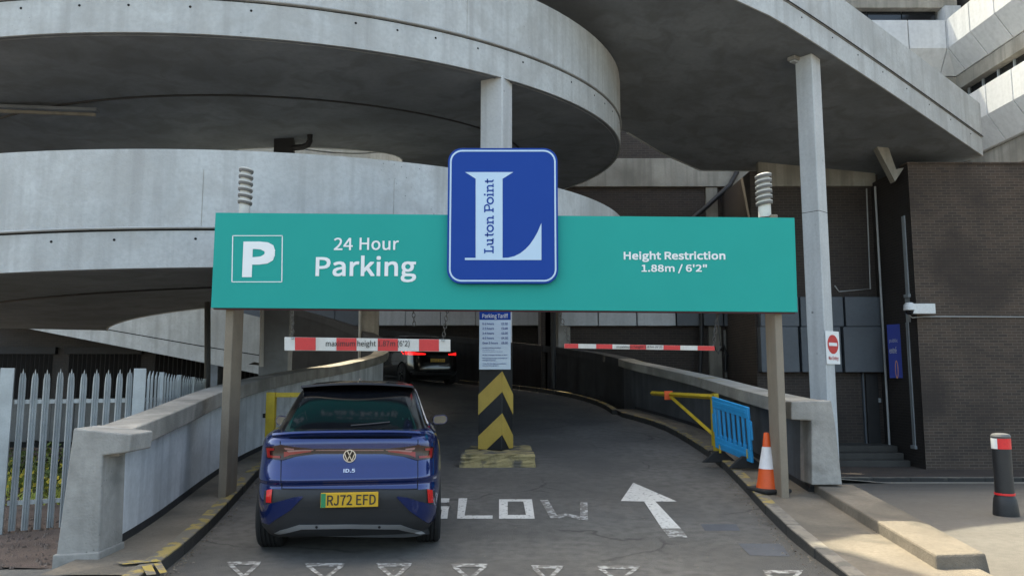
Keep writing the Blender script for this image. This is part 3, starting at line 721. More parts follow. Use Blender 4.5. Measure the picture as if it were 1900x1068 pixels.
# low panelled wall beyond the grass
lp = thing('panel_wall', 'low grey boarded wall behind the grass and the palisade fence', 'wall', (-11, 17.5, 0))
src = None; i = 0; x = -16.0
while x < -7.2:
    if src is None: src = MB().box(-16.0, -15.745, 17.4, 17.46, .25, 1.2).build('board', mat('board_grey', (.20,.205,.21), .8, var=.25, scale=2, streak=.4, obj=True), lp)
    else: piece(src, lp, Matrix.Translation((x + 16.0, random.uniform(-.01,.01), random.uniform(-.02,.02))))
    x += .262; i += 1
MB().box(-16.0, -7.1, 17.48, 17.6, .1, 1.1).build('backing', M['dark'], lp)

# brick block on the right
BF = Plane(11.0, 20.6, 1, 0)
bk = thing('brick_building', 'brown brick block with a plain flank wall standing in the shade on the right', 'building', (11, 20.6, -.85))
x0 = BF.hit(1702, 600)[0]
BX = 11.0 + x0
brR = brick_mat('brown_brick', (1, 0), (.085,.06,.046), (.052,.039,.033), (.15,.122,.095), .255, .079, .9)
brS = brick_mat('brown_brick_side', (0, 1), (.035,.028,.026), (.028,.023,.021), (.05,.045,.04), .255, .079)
zt = BF.hit(1800, 305)[1]
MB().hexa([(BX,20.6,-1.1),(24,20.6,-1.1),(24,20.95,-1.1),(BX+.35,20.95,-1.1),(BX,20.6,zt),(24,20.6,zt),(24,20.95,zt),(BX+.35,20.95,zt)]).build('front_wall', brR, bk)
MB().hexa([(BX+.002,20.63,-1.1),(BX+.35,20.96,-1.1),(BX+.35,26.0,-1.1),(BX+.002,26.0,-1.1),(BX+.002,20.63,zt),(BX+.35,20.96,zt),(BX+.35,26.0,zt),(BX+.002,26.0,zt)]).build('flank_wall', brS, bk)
MB().box(BX-.04, 24, 20.56, 21.0, zt+.002, zt+.06).build('coping', brR, bk, bevel=.01)
MB().box(BX+.4, 24, 21.0, 26, zt-.3, zt-.1).build('roof', M['soffit'], bk)
SP_ = Plane(BX, 20.6, 0, -1)   # flank plane: s runs toward the camera, outside is -X
def fl(px, py):                # hit on flank plane -> (y, z)
    r = ray(px, py); t = BX / r.x; return r.y*t, EYE + r.z*t
def flank_box(x0, y0, x1, y1, o0, o1, name, m, par=bk, bev=.006):
    ya, za = fl(x0, y0); yb, zb_ = fl(x1, y1)
    return MB().box(BX-o1, BX-o0, min(ya,yb), max(ya,yb), min(za,zb_), max(za,zb_)).build(name, m, par, bevel=bev)
for (x0_, y0_, x1_, y1_) in ((1674, 402, 1688, 545), (1682, 598, 1700, 826)):
    w = flank_box(x0_, y0_, x1_, y1_, -.05, .004, 'window', M['glassd'])
    ya, za = fl(x0_, y0_); yb, zb_ = fl(x1_, y1_)
    lo, hi = min(ya, yb), max(ya, yb); zl, zh = min(za, zb_), max(za, zb_)
    MB().box(BX-.03, BX+.0, hi-.09, hi, zl, zh).build('frame', M['frame'], w)
    MB().box(BX-.03, BX+.0, lo, lo+.05, zl, zh).build('frame', M['frame'], w)
    zm = zl + (zh-zl)*.42
    MB().box(BX-.028, BX+.0, lo+.05, hi-.09, zm-.03, zm+.03).build('glazing_bar', M['frame'], w)
    MB().box(BX-.07, BX+.0, lo-.05, hi+.05, zl-.09, zl-.002).build('sill', M['frame'], w)
flank_box(1679, 547, 1690, 597, -.05, .012, 'spandrel_panel', M['frame'])
ya, za = fl(1629, 346); yb, zb_ = fl(1643, 690)
tag(MB().tube([(BX-.09, ya, za), (BX-.09, ya, 1.0), (BX-.09, ya, -.5)], .032, 8).build('rainwater_pipe', M['greypipe'], smooth=True), 'pale rainwater pipe on the dark flank wall beside the blue sign', 'pipe')
# recess door and steps
DB = BB
dr = thing('recess_door', 'dark door at the head of the steps in the shaded recess', 'door', B2.p(*B2.hit(1618, 822), .1))
bpanel(B2, dr, 1604, 692, 1634, 822, -.05, .06, 'door_leaf', mat('door_dark', (.018,.018,.02), .6))
bpanel(B2, dr, 1600, 690, 1604, 824, -.05, .1, 'door_frame', M['panel_d'])
bpanel(B2, dr, 1627, 738, 1632, 746, .06, .12, 'handle', M['frame'])
for k in range(3):
    pz = ground_z(9.5, 21) + .12 + .17*(k+1)
    tag(MB().box(8.0+.1*k, BX-.1, 21.2+.33*k, 22.79, pz-.17, pz).build('step', M['step'], bevel=.015), ['lowest concrete step in the shaded recess', 'middle concrete step in the shaded recess', 'topmost concrete step in the shaded recess'][k], 'step', 'recess steps')
# slanting concrete bracket beneath the deck
MB().prism([(BX-.02, 20.75, zt-.05), (BX-.30, 20.75, zt-.45), (BX-.75, 20.75, zt+.55), (BX-.45, 20.75, zt+.62), (BX-.25, 20.75, zt-.1)], (0, .25, 0)).build('concrete_bracket', M['beamc'], bk)

# upper clad building above the block
ub = thing('clad_building', 'upper building with faceted white cladding bands and ribbon windows', 'building', (15.5, 25.6, 8))
XW, YW = 16.9, 27.6
MB().box(XW+.5, 26, 12, YW+3, 8.4, 17.5).build('core', M['dark'], ub)
MB().box(9.5, 26, YW+.6, YW+6, 7.5, 18).build('rear_core', M['dark'], ub)
def prof(zb, zr, zt2):  # (offset, z) of the faceted band
    return [(.05, zb), (.62, zr), (.62, zt2), (-.3, zt2), (-.3, zb)]
def wing_panel(y0, y1, zb, zr, zt2):
    MB().loft([[(XW - o, y, z) for o, z in prof(zb, zr, zt2)] for y in (y0+.018, y1-.018)]).build('cladding_panel', M['whitepanel'], ub, bevel=.015)
def back_panel(x0, x1, zb, zr, zt2):
    MB().loft([[(x, YW - o, z) for o, z in prof(zb, zr, zt2)] for x in (x0+.018, x1-.018)]).build('cladding_panel', M['whitepanel'], ub, bevel=.015)
y = YW - .65
zU, zUr, zUt = 13.0, 13.85, 14.95
while y > 13:
    wing_panel(y-1.35, y, zU, zUr, zUt); y -= 1.35
y = YW + .1
zl, zlr, zlt = 9.7, 10.6, 11.65
while y > 13:
    wing_panel(y-1.35, y, zl, zlr, zlt); y -= 1.35
x = XW - .63
while x > 9.5:
    back_panel(x-1.42, x, zU, zUr, zUt); x -= 1.42
MB().loft([[(XW+.05*0 - o, YW - o, z) for o, z in prof(zU, zUr, zUt)], [(XW-.63, YW - o, z) for o, z in prof(zU, zUr, zUt)]]).build('corner_panel', M['whitepanel'], ub)
MB().loft([[(XW - o, YW - o, z) for o, z in prof(zU, zUr, zUt)], [(XW - o, YW - .64, z) for o, z in prof(zU, zUr, zUt)]]).build('corner_panel', M['whitepanel'], ub)
MB().box(XW-.02, XW+.5, 13, YW+.6, zU-.55, zU-.03).build('lintel', M['beamc'], ub)
MB().box(9.5, XW+.02, YW-.02, YW+.6, zU-.62, zU-.03).build('lintel', M['beamc'], ub)
MB().box(XW+.1, XW+.5, 13, YW+.6, zl-.9, zl-.02).build('sill_beam', M['beamc'], ub)
MB().box(9.3, XW+.3, YW+.1, YW+.7, zUt+.85, zUt+1.4).build('roof_beam', M['beamc'], ub, bevel=.02)
MB().box(XW-.3, XW+.3, YW-.1, YW+.7, zUt+.01, zUt+.84).build('corner_post', M['panel_l'], ub)
y = YW - .3; 
while y > 14:
    pn = MB().box(XW+.3, XW+.34, y-.82, y, zlt+.02, zU-.56).build('window_pane', M['glassd'], ub)
    MB().box(XW+.24, XW+.36, y-.02, y+.05, zlt+.0, zU-.555).build('mullion', M['frame'], ub); y -= .86
x = XW - .4
while x > 10:
    MB().box(x-1.3, x, YW+.4, YW+.45, zUt+.02, zUt+.84).build('window_pane', M['glassd'], ub); x -= 1.34
MB().box(9.5, XW, YW+.5, YW+.6, 8.5, zU-.62).build('rear_wall', brick_mat('brick_upper', (1,0), (.05,.04,.035), (.04,.03,.03), (.08,.07,.06)), ub)

# ================================================================ ENTRANCE SIGN
SGY = 9.62
SG = Plane(0, SGY, 1, 0)
sg = thing('entrance_sign', 'long teal parking sign board with blue logo panel on two posts', 'sign', (0, SGY, .15))
def quad_box(P, c4, o0, o1):
    a = [P.hit(*c) for c in c4]      # tl tr br bl
    tl, tr, br, bl = a
    return MB().hexa([P.p(*bl, o1), P.p(*br, o1), P.p(*br, o0), P.p(*bl, o0), P.p(*tl, o1), P.p(*tr, o1), P.p(*tr, o0), P.p(*tl, o0)])
quad_box(SG, ((400,394.5),(1474,404),(1480,578.5),(391.5,570.5)), -.05, .0).build('board', M['teal'], sg)
quad_box(SG, ((402,397),(1472,407),(1478.5,581),(393,573)), -.11, -.051).build('board_frame', M['tealedge'], sg)
# posts
PG = Plane(0, SGY+.115, 1, 0)
def post(x0t, x1t, yt, x0b, x1b, yb, oo):
    a, b_, c, d = SG.hit(x0t, yt), SG.hit(x1t, yt), SG.hit(x0b, yb), SG.hit(x1b, yb)
    s0, s1 = (a[0]+c[0])/2, (b_[0]+d[0])/2
    zb_ = road_z(0, SGY) + .11
    return s0, s1, zb_
for nm, (xa, xb), capx in (('l', (412, 438), (431, 456)), ('r', (1427, 1459), (1414, 1443))):
    s0, s1 = SG.hit(xa, 750)[0], SG.hit(xb, 750)[0]
    if nm == 'l': s0, s1 = PG.hit(411, 750)[0], PG.hit(426, 750)[0]; off = (-.50, -.115)
    else: s0, s1 = PG.hit(1444, 750)[0], PG.hit(1458, 750)[0]; off = (-.50, -.115)
    zt_ = SG.hit(xa, 394)[1]
    MB().box(s0, s1, SGY - off[1], SGY - off[0], road_z(0, SGY) + .05, zt_).build('post', M['wood'], sg, bevel=.012)
    c0, c1 = SG.hit(capx[0], 350)[0], SG.hit(capx[1], 350)[0]; cm = (c0+c1)/2; w = (c1-c0)
    ztop = SG.hit(capx[0], 306 if nm == 'l' else 317)[1]; zbot = SG.hit(capx[0], 392)[1]
    yc = SGY + .235
    pt_ = MB().lathe([(w*.40, zt_-.02), (w*.40, ztop-.03), (w*.3, ztop-.02)], (cm, yc, 0), 20).build('post_top', M['posttop'], sg, smooth=30)
    for k in range(6):
        zc = ztop - .02 - k*(ztop-zbot-.10)/6.0
        # shallow tilted ring, like one turn of a coil
        side = 1 if nm == 'l' else -1
        fn = MB().lathe([(w*.38,-.012),(w*.50,-.02),(w*.54,-.006),(w*.54,.012),(w*.46,.022),(w*.38,.02)], (0,0,0), 28)
        Mt = Matrix.Translation((cm, yc, zc)) @ Matrix.Rotation(side*R_(9), 4, 'Y')
        fn.v = [Mt @ v for v in fn.v]
        fn.build('fin', M['fin'], pt_, smooth=40)
        fl_ = MB().lathe([(w*.36,-.004),(w*.535,.004),(w*.535,.014),(w*.36,.03)], (0,0,0), 28)
        Mt = Matrix.Translation((cm, yc, zc+.014)) @ Matrix.Rotation(side*R_(9), 4, 'Y')
        fl_.v = [Mt @ v for v in fl_.v]; fl_.build('fin_lip', M['posttop'], pt_, smooth=40)
# board lettering
T = lambda s_, x0, y0, x1, y1, b=.0, o=.004, m='white': text_px(s_, SG, x0, y0, x1, y1, o, M[m], sg, b)
T('P', 452, 448, 509, 514, .055)
T('24', 620, 441, 654.5, 464, .016); T('Hour', 667.5, 441, 740, 464, .016)
T('Parking', 586.5, 474, 772, 523.5, .017)
T('Height Restriction', 1157, 466, 1346, 486, .028)
T('1.88m / 6\'2"', 1190, 490, 1312, 507, .028)
fr_ = MB()
for (x0, y0, x1, y1) in ((431.5,436.5,524.5,438),(430,522,523.5,523.5)):
    s0, s1, z0, z1 = SG.rect(x0, y0, x1, y1); fr_.pbox(SG, s0, s1, z0, z1, .001, .004)
for (xt, xb_) in ((432, 430.5), (524, 523)):
    a, b_ = SG.hit(xt, 437), SG.hit(xb_, 523); w = .006
    fr_.hexa([SG.p(b_[0]-w, b_[1], .004), SG.p(b_[0]+w, b_[1], .004), SG.p(b_[0]+w, b_[1], .001), SG.p(b_[0]-w, b_[1], .001), SG.p(a[0]-w, a[1], .004), SG.p(a[0]+w, a[1], .004), SG.p(a[0]+w, a[1], .001), SG.p(a[0]-w, a[1], .001)])
fr_.build('parking_symbol_frame', M['white'], sg)
# logo panel: rounded, standing proud of the board
def rrect(P, x0, y0, x1, y1, r, n=8):
    s0, s1, z0, z1 = P.rect(x0, y0, x1, y1); r = r * SGY / F
    pts = []
    for cx, cz, a0 in ((s1-r, z1-r, 0), (s0+r, z1-r, 90), (s0+r, z0+r, 180), (s1-r, z0+r, 270)):
        for k in range(n+1):
            a = R_(a0 + 90*k/n); pts.append((cx + r*math.cos(a), cz + r*math.sin(a)))
    return pts
LO = .075
lg = MB().prism([SG.p(a, z, .006) for a, z in rrect(SG, 832.5, 278, 1035.5, 527, 26)], (0, -(LO-.006), 0)).build('logo_panel', M['logoblue'], sg)
o1, i1 = rrect(SG, 836, 281.5, 1032, 523.5, 23), rrect(SG, 839, 284.5, 1029, 520.5, 20)
n = len(o1)
MB().add([SG.p(a, z, LO+.003) for a, z in o1] + [SG.p(a, z, LO+.003) for a, z in i1], [(i, (i+1) % n, n+(i+1) % n, n+i) for i in range(n)]).build('border', M['logolight'], lg, fix=False)
zq = lambda X, Y: SG.hit(840 + X/4.642, 290 + Y/4.642)
em = [(110,150),(522,150),(430,207),(430,882),(480,880),(530,868),(580,843),(625,808),(665,765),(700,714),(730,660),(750,612),(762,585),(762,900),(108,900),(108,882),(200,882),(200,207)]
MB().poly([SG.p(*zq(*p), LO+.004) for p in em]).build('emblem_letter', M['logolight'], lg, fix=False)
# hand-drawn slab-serif lettering, running upwards
LT = MB()
def lput(u, v): return SG.p(*zq(354 - v, 843 - u), LO+.007)     # u along the text, v = height above baseline
def lr(u0, v0, u1, v1): LT.poly([lput(u0, v0), lput(u1, v0), lput(u1, v1), lput(u0, v1)])
def la(cu, cv, ru, rv, a0, a1, th, n=18):
    for k in range(n):
        A0, A1 = R_(a0 + (a1-a0)*k/n), R_(a0 + (a1-a0)*(k+1)/n)
        LT.poly([lput(cu+ru*math.cos(A0), cv+rv*math.sin(A0)), lput(cu+ru*math.cos(A1), cv+rv*math.sin(A1)), lput(cu+(ru-th)*math.cos(A1), cv+(rv-th)*math.sin(A1)), lput(cu+(ru-th)*math.cos(A0), cv+(rv-th)*math.sin(A0))])
st = 13
lr(0,0,62,11); lr(12,11,12+st,71); lr(0,71,38,82); lr(51,11,62,28)                                  # L
u = 64; lr(u+2,48,u+18,58); lr(u+8,18,u+8+st,48); la(u+31,22,23,22,180,360,12); lr(u+42,11,u+55,58); lr(u+34,48,u+42,58); lr(u+55,0,u+64,11); lr(u+42,0,u+55,11)   # u
u = 140; lr(u+10,12,u+10+st,75); lr(u,48,u+38,58); la(u+25,14,15,14,180,300,12)                          # t
u = 181; la(u+31,29,33,31,0,360,13, 24)                                                               # o
u = 248; lr(u,0,u+32,10); lr(u+9,10,u+9+st,58); lr(u,48,u+9,58); la(u+40,36,22,23,0,150,12); lr(u+50,10,u+62,36); lr(u+42,0,u+74,10)   # n
LT.build('lettering', M['logoblue'], lg, fix=False); LT = MB()
u = 350; lr(u,0,u+36,11); lr(u+11,11,u+11+st,71); lr(u,71,u+44,82); la(u+44,57,25,25,-90,90,12); lr(u+24,32,u+44,43)                # P
u = 418; la(u+31,29,33,31,0,360,13, 24)                                                               # o
u = 485; lr(u,0,u+30,10); lr(u+9,10,u+9+st,58); lr(u,48,u+9,58); lr(u+8,69,u+23,83)                         # i
u = 520; lr(u,0,u+32,10); lr(u+9,10,u+9+st,58); lr(u,48,u+9,58); la(u+40,36,22,23,0,150,12); lr(u+50,10,u+62,36); lr(u+42,0,u+74,10)   # n
u = 597; lr(u+10,12,u+10+st,75); lr(u,48,u+38,58); la(u+25,14,15,14,180,300,12)                          # t
LT.build('lettering', M['logoblue'], lg, fix=False)

# ================================================================ HEIGHT BARS
def chain(name, p0, p1, parent, r=.02):
    p0, p1 = Vector(p0), Vector(p1); L = (p1-p0).length; n = max(3, int(L/.05))
    mb = MB()
    for k in range(n):
        c = p0.lerp(p1, (k+.5)/n); pts = []
        for a in range(9):
            t = 2*math.pi*a/8; u = r*math.cos(t); v = .036*math.sin(t)
            pts.append(c + (Vector((u, 0, v)) if k % 2 else Vector((0, u, v))))
        mb.tube(pts, .0055, 5)
    return mb.build(name, M['chain'], parent, smooth=True)
HB = Plane(0, SGY+.02, 1, 0)
hb = thing('height_bar', 'red and white maximum height bar hung on chains above the blue car', 'height bar', HB.p(*HB.hit(680, 638), 0))
ytop = lambda x: 624.8 + (x-528)/307*4.6
ybot = lambda x: 649.5 + (x-528)/307*2.2
hx = [528, 547.4, 585.8, 624.2, 661.6, 701, 738.3, 777.5, 814.5, 835]
quad_box(HB, ((527.6,624.8),(835.4,629.4),(835.4,652),(527.6,650)), -.03, 0).build('bar', M['barwhite'], hb, bevel=.004)
for a, b_ in ((1,2),(3,4),(5,6),(7,8)):
    quad_box(HB, ((hx[a],ytop(hx[a])+.3),(hx[b_],ytop(hx[b_])+.3),(hx[b_],ybot(hx[b_])-.3),(hx[a],ybot(hx[a])-.3)), .001, .004).build('red_band', M['red'], hb)
text_px("maximum height 1.87m (6'2)", HB, 605, 631, 760, 645, .0065, M['black'], hb, .006)
for x in (543, 822):
    p = HB.p(*HB.hit(x, ytop(x)+2), .006); MB().lathe([(.0,-.012),(.022,-.01),(.022,.01),(0,.012)], p, 10).build('eye_bolt', M['galv'], hb)
    chain('chain', p, HB.p(*HB.hit(x+(-2 if x < 600 else 8), 572), -.03), hb)
chain('loose_chain', HB.p(*HB.hit(766, 572), -.04), HB.p(*HB.hit(768, 604), -.04), hb)
hb2 = thing('height_bar', 'slim red and white height bar under the right half of the sign', 'height bar', HB.p(*HB.hit(1186, 643), -.2))
HC = Plane(0, SGY+.1, 1, 0)
rx = [1020 + q_/2.322 for q_ in (63,123,200,270,345,415,490,562,637,710)]
yt2 = lambda x: 637 + (x-1047)/279*4.6
quad_box(HC, ((1047,637),(1326,641.6),(1326,650.2),(1047,645.6)), -.03, 0).build('bar', M['barwhite'], hb2, bevel=.003)
for k in (0,2,4,6,8):
    a, b_ = rx[k], rx[k+1]
    quad_box(HC, ((a,yt2(a)+.15),(b_,yt2(b_)+.15),(b_,yt2(b_)+8.4),(a,yt2(a)+8.4)), .001, .004).build('red_band', M['red'], hb2)
text_px("maximum height 1.87m (6'2)", HC, 1144, 640.5, 1228, 646.5, .0065, M['black'], hb2, .006)
chain('chain', HC.p(*HC.hit(1058, 638), -.01), HC.p(*HC.hit(1038, 577), -.05), hb2)
chain('chain', HC.p(*HC.hit(1324, 642), -.01), HC.p(*HC.hit(1334, 579), -.05), hb2)
MB().tube([HC.p(*HC.hit(*p), -.03) for p in ((1336,579),(1328,605),(1325,630),(1329,648),(1334,656),(1338,640),(1335,612),(1332,580))], .008, 6).build('cable_loop', M['blackpipe'], hb2, smooth=True)

# ================================================================ TARIFF BOARD on the chevron column
TP = Plane(0, 13.02, 1, 0)
tb = thing('tariff_board', 'blue and white parking tariff board fixed to the chevron column', 'sign', TP.p(*TP.hit(918, 686), 0))
s0, s1, z0, z1 = TP.rect(889.5, 572, 947.5, 685)
MB().pbox(TP, s0, s1, z0, z1, -.025, 0).build('panel', M['tariff'], tb, bevel=.003)
s0, s1, z0, z1 = TP.rect(889.5, 572, 947.5, 593)
MB().pbox(TP, s0, s1, z0, z1, .001, .003).build('header', M['logoblue'], tb)
text_px('Parking Tariff', TP, 895, 581.5, 942.5, 592, .005, M['white'], tb, .01)
zz = lambda X, Y: (680 + X/4.75, 560 + Y/4.75)
for yy, l_, x1, p_ in ((191,'0-2 hours',1123,'\u00a31.00'),(232,'2-3 hours',1123,'\u00a32.00'),(275,'3-4 hours',1123,'\u00a33.00'),(317,'4-5 hours',1123,'\u00a34.00'),(360,'Over 5 hours',1158,'\u00a38.00')):
    for s_, xa, xb in ((l_,1022,x1),(p_,1190,1246)):
        a = zz(xa, yy-10); b_ = zz(xb, yy+10); text_px(s_, TP, *a, *b_, .003, M['logoblue'], tb, .014)
for yy, x1, s_, h_, bo in ((404,1185,'Sundays and Bank Holidays',6,.014),(421,1130,'any duration \u00a31.00',5,0),(437,1200,'(see website for details)',5,0),(467,1240,'All-day coverage 9-24 (6pm to 9am)',6,.01),(495,1243,'Free parking from 6pm to midnight for',6,.01),(513,1140,'late night shopping*',6,.01),(543,1230,'*This offer late nights and extended',6,.01),(560,1163,'seasonal opening hours',6,.01)):
    a = zz(1022, yy-h_); b_ = zz(x1, yy+h_); text_px(s_, TP, *a, *b_, .003, M['logoblue'], tb, bo)

# ================================================================ NO ENTRY PLATE on the right column
nn = Vector((math.cos(R_(311)), math.sin(R_(311))))
NEc = Vector((CRX, CRY)) + nn*(AR/2 + .03)
NE = Plane(NEc.x, NEc.y, -nn.y, nn.x)
if NE.n.dot(nn) < 0: NE = Plane(NEc.x, NEc.y, nn.y, -nn.x)
s0, z0 = NE.hit(1534.5, 675); s1, z1 = NE.hit(1556.5, 615)
ne = thing('no_entry_sign', 'white no entry plate with red disc on the tall right column', 'sign', NE.p((s0+s1)/2, z0, 0))
s0, s1 = min(s0, s1), max(s0, s1); sm = (s0+s1)/2
MB().pbox(NE, s0, s1, z0, z1, -.012, 0).build('plate', M['white'], ne, bevel=.004)
zr = z1 - (z1-z0)*.40; rr = min((s1-s0)*.42, (z1-z0)*.31); 
MB().poly([NE.p(sm + (s1-s0)*.40*math.cos(2*math.pi*k/32), zr + (z1-z0)*.29*math.sin(2*math.pi*k/32), .003) for k in range(32)]).build('red_disc', M['red'], ne, fix=False)
MB().pbox(NE, sm-(s1-s0)*.30, sm+(s1-s0)*.30, zr-.035, zr+.035, .004, .006).build('white_bar', M['white'], ne)
text_fit(MB(), 'No Entry', lambda a, b: NE.p(a, b, .003), sm-(s1-s0)*.36, sm+(s1-s0)*.36, z0+.07, z0+.17, .02).build('lettering', M['red'], ne, fix=False)

# blue sign in the recess, on the flank wall
bs_ = thing('blue_wall_sign', 'blue vertical sign with an exclamation mark shape on the dark flank wall', 'sign', (BX-.2, 22, 2))
ya, za = fl(1646, 603); yb, zb_ = fl(1676, 700)
y0_, y1_ = min(ya, yb), max(ya, yb); z0_, z1_ = min(za, zb_), max(za, zb_)
BS = Plane(BX-.30, (y0_+y1_)/2, .5, -.6)
s0, s1, z0, z1 = BS.rect(1645, 602, 1675, 701)
MB().pbox(BS, s0, s1, z0, z1, -.12, 0).build('panel', M['bluesign'], bs_, bevel=.008)
text_px('entr\u00e9', BS, 1650, 643, 1664, 655, .004, M['panel_l'], bs_, .01)
text_px('public', BS, 1650, 628, 1666, 636, .004, M['panel_l'], bs_, 0)
sA, zA = BS.hit(1664, 685)
MB().poly([BS.p(sA + .045*math.cos(2*math.pi*k/20), zA + .26*math.sin(2*math.pi*k/20), .004) for k in range(20)]).build('symbol', M['orange_l'], bs_, fix=False)
MB().poly([BS.p(sA + .028*math.cos(2*math.pi*k/20), zA + .22*math.sin(2*math.pi*k/20), .006) for k in range(20)]).build('symbol_centre', M['bluesign'], bs_, fix=False)

# CCTV camera on the block corner
CV = Plane(0, 20.35, 1, 0)
cv = thing('security_camera', 'white dome security camera on a bracket at the brick block corner', 'camera', CV.p(*CV.hit(1690, 574), 0))
s0, s1, z0, z1 = CV.rect(1692, 563, 1735, 582)
MB().pbox(CV, s0, s1, z0, z1, -.22, .05).build('bracket_box', M['cctv'], cv, bevel=.02)
p = CV.p(*CV.hit(1689, 572), -.05)
MB().lathe([(.0,.17),(.09,.16),(.14,.1),(.15,0),(.15,-.04),(.13,-.05)], p, 20).build('dome_housing', M['cctv'], cv, smooth=True)
MB().lathe([(.125,-.05),(.11,-.11),(.07,-.15),(0,-.165)], p, 20).build('dome_lens', M['glassd'], cv, smooth=True)
tag(MB().tube([CV.p(*CV.hit(*w_), -.2) for w_ in ((1692,582),(1700,588),(1722,586),(1760,586),(1990,587))], .016, 6).build('conduit', M['greypipe'], smooth=True), 'thin pale conduit running right across the brick wall from the camera', 'cable')

# soffit fittings
bl = thing('batten_light', 'unlit fluorescent batten light under the upper ramp at the left edge', 'light', hp(250, 7.3, 6.4))
pA, pB = None, None
def on_ring(px, py, base):
    z = hz(base)
    for _ in range(15):
        p = onZ(px, py, z); th = math.degrees(math.atan2(p.y-CY, p.x-CX)) % 360
        z = hz(th + (base // 360) * 360)
    return p
for nm_, a, b_, w, h_, m_ in (('housing', (-60,192), (183,192), .16, .06, 'soffit'), ('tube', (-60,195), (178,195), .06, .11, 'beamc')):
    p0, p1 = on_ring(*a, 600), on_ring(*b_, 600); c = (p0+p1)/2
    MB().obox((c.x, c.y, min(p0.z, p1.z)-h_/2-.01), ((p1-p0).length, w, h_), math.atan2(p1.y-p0.y, p1.x-p0.x)).build(nm_, M[m_], bl, bevel=.01)
do = thing('drain_outlet', 'black box and bent drain pipe hanging under the upper ramp', 'drain', on_ring(540, 255, 640))
pq = on_ring(575, 250, 640)
MB().obox((pq.x-.62, pq.y+.25, pq.z-.24), (.42,.35,.46), .2).build('hopper', M['blackpipe'], do, bevel=.01)
MB().tube([pq, pq-Vector((0,0,.14)), pq-Vector((.04,-.02,.22)), pq-Vector((.16,-.05,.26)), pq-Vector((.5,-.2,.24))], .065, 10).build('bent_pipe', M['blackpipe'], do, smooth=True)
dl = on_deck(1476, 108)
bh = thing('bulkhead_light', 'small unlit bulkhead light on the deck soffit beside the right column', 'light', (dl.x, dl.y, dz_(dl.x, dl.y)))
MB().obox((dl.x, dl.y, dz_(dl.x, dl.y)-.04), (.36,.2,.09), .6).build('housing', M['wallc'], bh, bevel=.02)
MB().obox((dl.x, dl.y, dz_(dl.x, dl.y)-.10), (.28,.13,.05), .6).build('diffuser', M['panel_l'], bh, bevel=.015)

# ================================================================ STREET FURNITURE
# traffic cone
cx_, cy_ = 3.36, 10.12; cz = road_z(0, cy_) + .12
co = thing('traffic_cone', 'orange traffic cone with white sleeve standing behind the right sign post', 'cone', (cx_, cy_, cz))
MB().obox((cx_, cy_, cz+.025), (.42,.42,.05), .3).build('base', M['rubber'], co, bevel=.02)
MB().lathe([(.155,.05),(.135,.14),(.112,.30)], (cx_,cy_,cz), 24).build('lower_body', M['orange'], co, smooth=True)
MB().lathe([(.116,.295),(.112,.30),(.062,.57),(.058,.575)], (cx_,cy_,cz), 24).build('reflective_sleeve', M['conewhite'], co, smooth=True)
MB().lathe([(.058,.57),(.036,.74),(.03,.755),(.02,.755)], (cx_,cy_,cz), 24).build('upper_body', M['orange'], co, smooth=True)
# blue plastic barrier
bp0, bp1 = Vector((3.30, 12.45)), Vector((3.56, 11.42)); bd = (bp1-bp0).normalized(); BL = (bp1-bp0).length
bzz = road_z(0, 11.9) + .12
ba = thing('pedestrian_barrier', 'blue plastic crowd barrier standing along the right walkway', 'barrier', (3.43, 11.9, bzz))
BP = Plane(bp0.x, bp0.y, bd.x, bd.y)
def bar(u0, v0, u1, v1, o=.02, nm='rail', m='bluep', bev=.012):
    lean = lambda u, v: bzz + v + .13*(.5-u)              # stands on the slope, one foot higher
    pt = lambda u, v, oo: BP.p(u*BL, lean(u, v), oo + (v-.5)*.05)
    MB().hexa([pt(u0,v0,o), pt(u1,v0,o), pt(u1,v0,-o), pt(u0,v0,-o), pt(u0,v1,o), pt(u1,v1,o), pt(u1,v1,-o), pt(u0,v1,-o)]).build(nm, M[m], ba, bevel=bev)
bar(.0, .16, 1, .34, .022, 'bottom_rail'); bar(.0, .80, 1, .98, .022, 'top_rail')
bar(.0, .34, .07, .80, .022, 'side_rail'); bar(.93, .34, 1, .80, .022, 'side_rail')
bar(.05, .86, .95, .93, .028, 'rail_rib'); bar(.08, .21, .9, .28, .028, 'rail_rib')
for k in range(6):
    u = .125 + k*.135; bar(u, .33, u+.055, .81, .018, 'slat')
for k in range(6): bar(.115+k*.135, .34, .195+k*.135, .40, .0205, 'web'); 
bar(1.0, .50, 1.05, .78, .014, 'hook'); bar(-.045, .40, 0, .70, .014, 'hook')
for u in (.12, .88):
    c = BP.p(u*BL, 0, 0)
    MB().prism([(c.x-.28, c.y, bzz), (c.x+.28, c.y, bzz), (c.x+.07, c.y, bzz+.18), (c.x-.07, c.y, bzz+.18)], (0, .07, 0)).build('foot', M['rubber'], ba, bevel=.01)
    MB().obox((c.x, c.y-.03, bzz+.22), (.03,.02,.13)).build('peg', M['yellowgate'], ba)
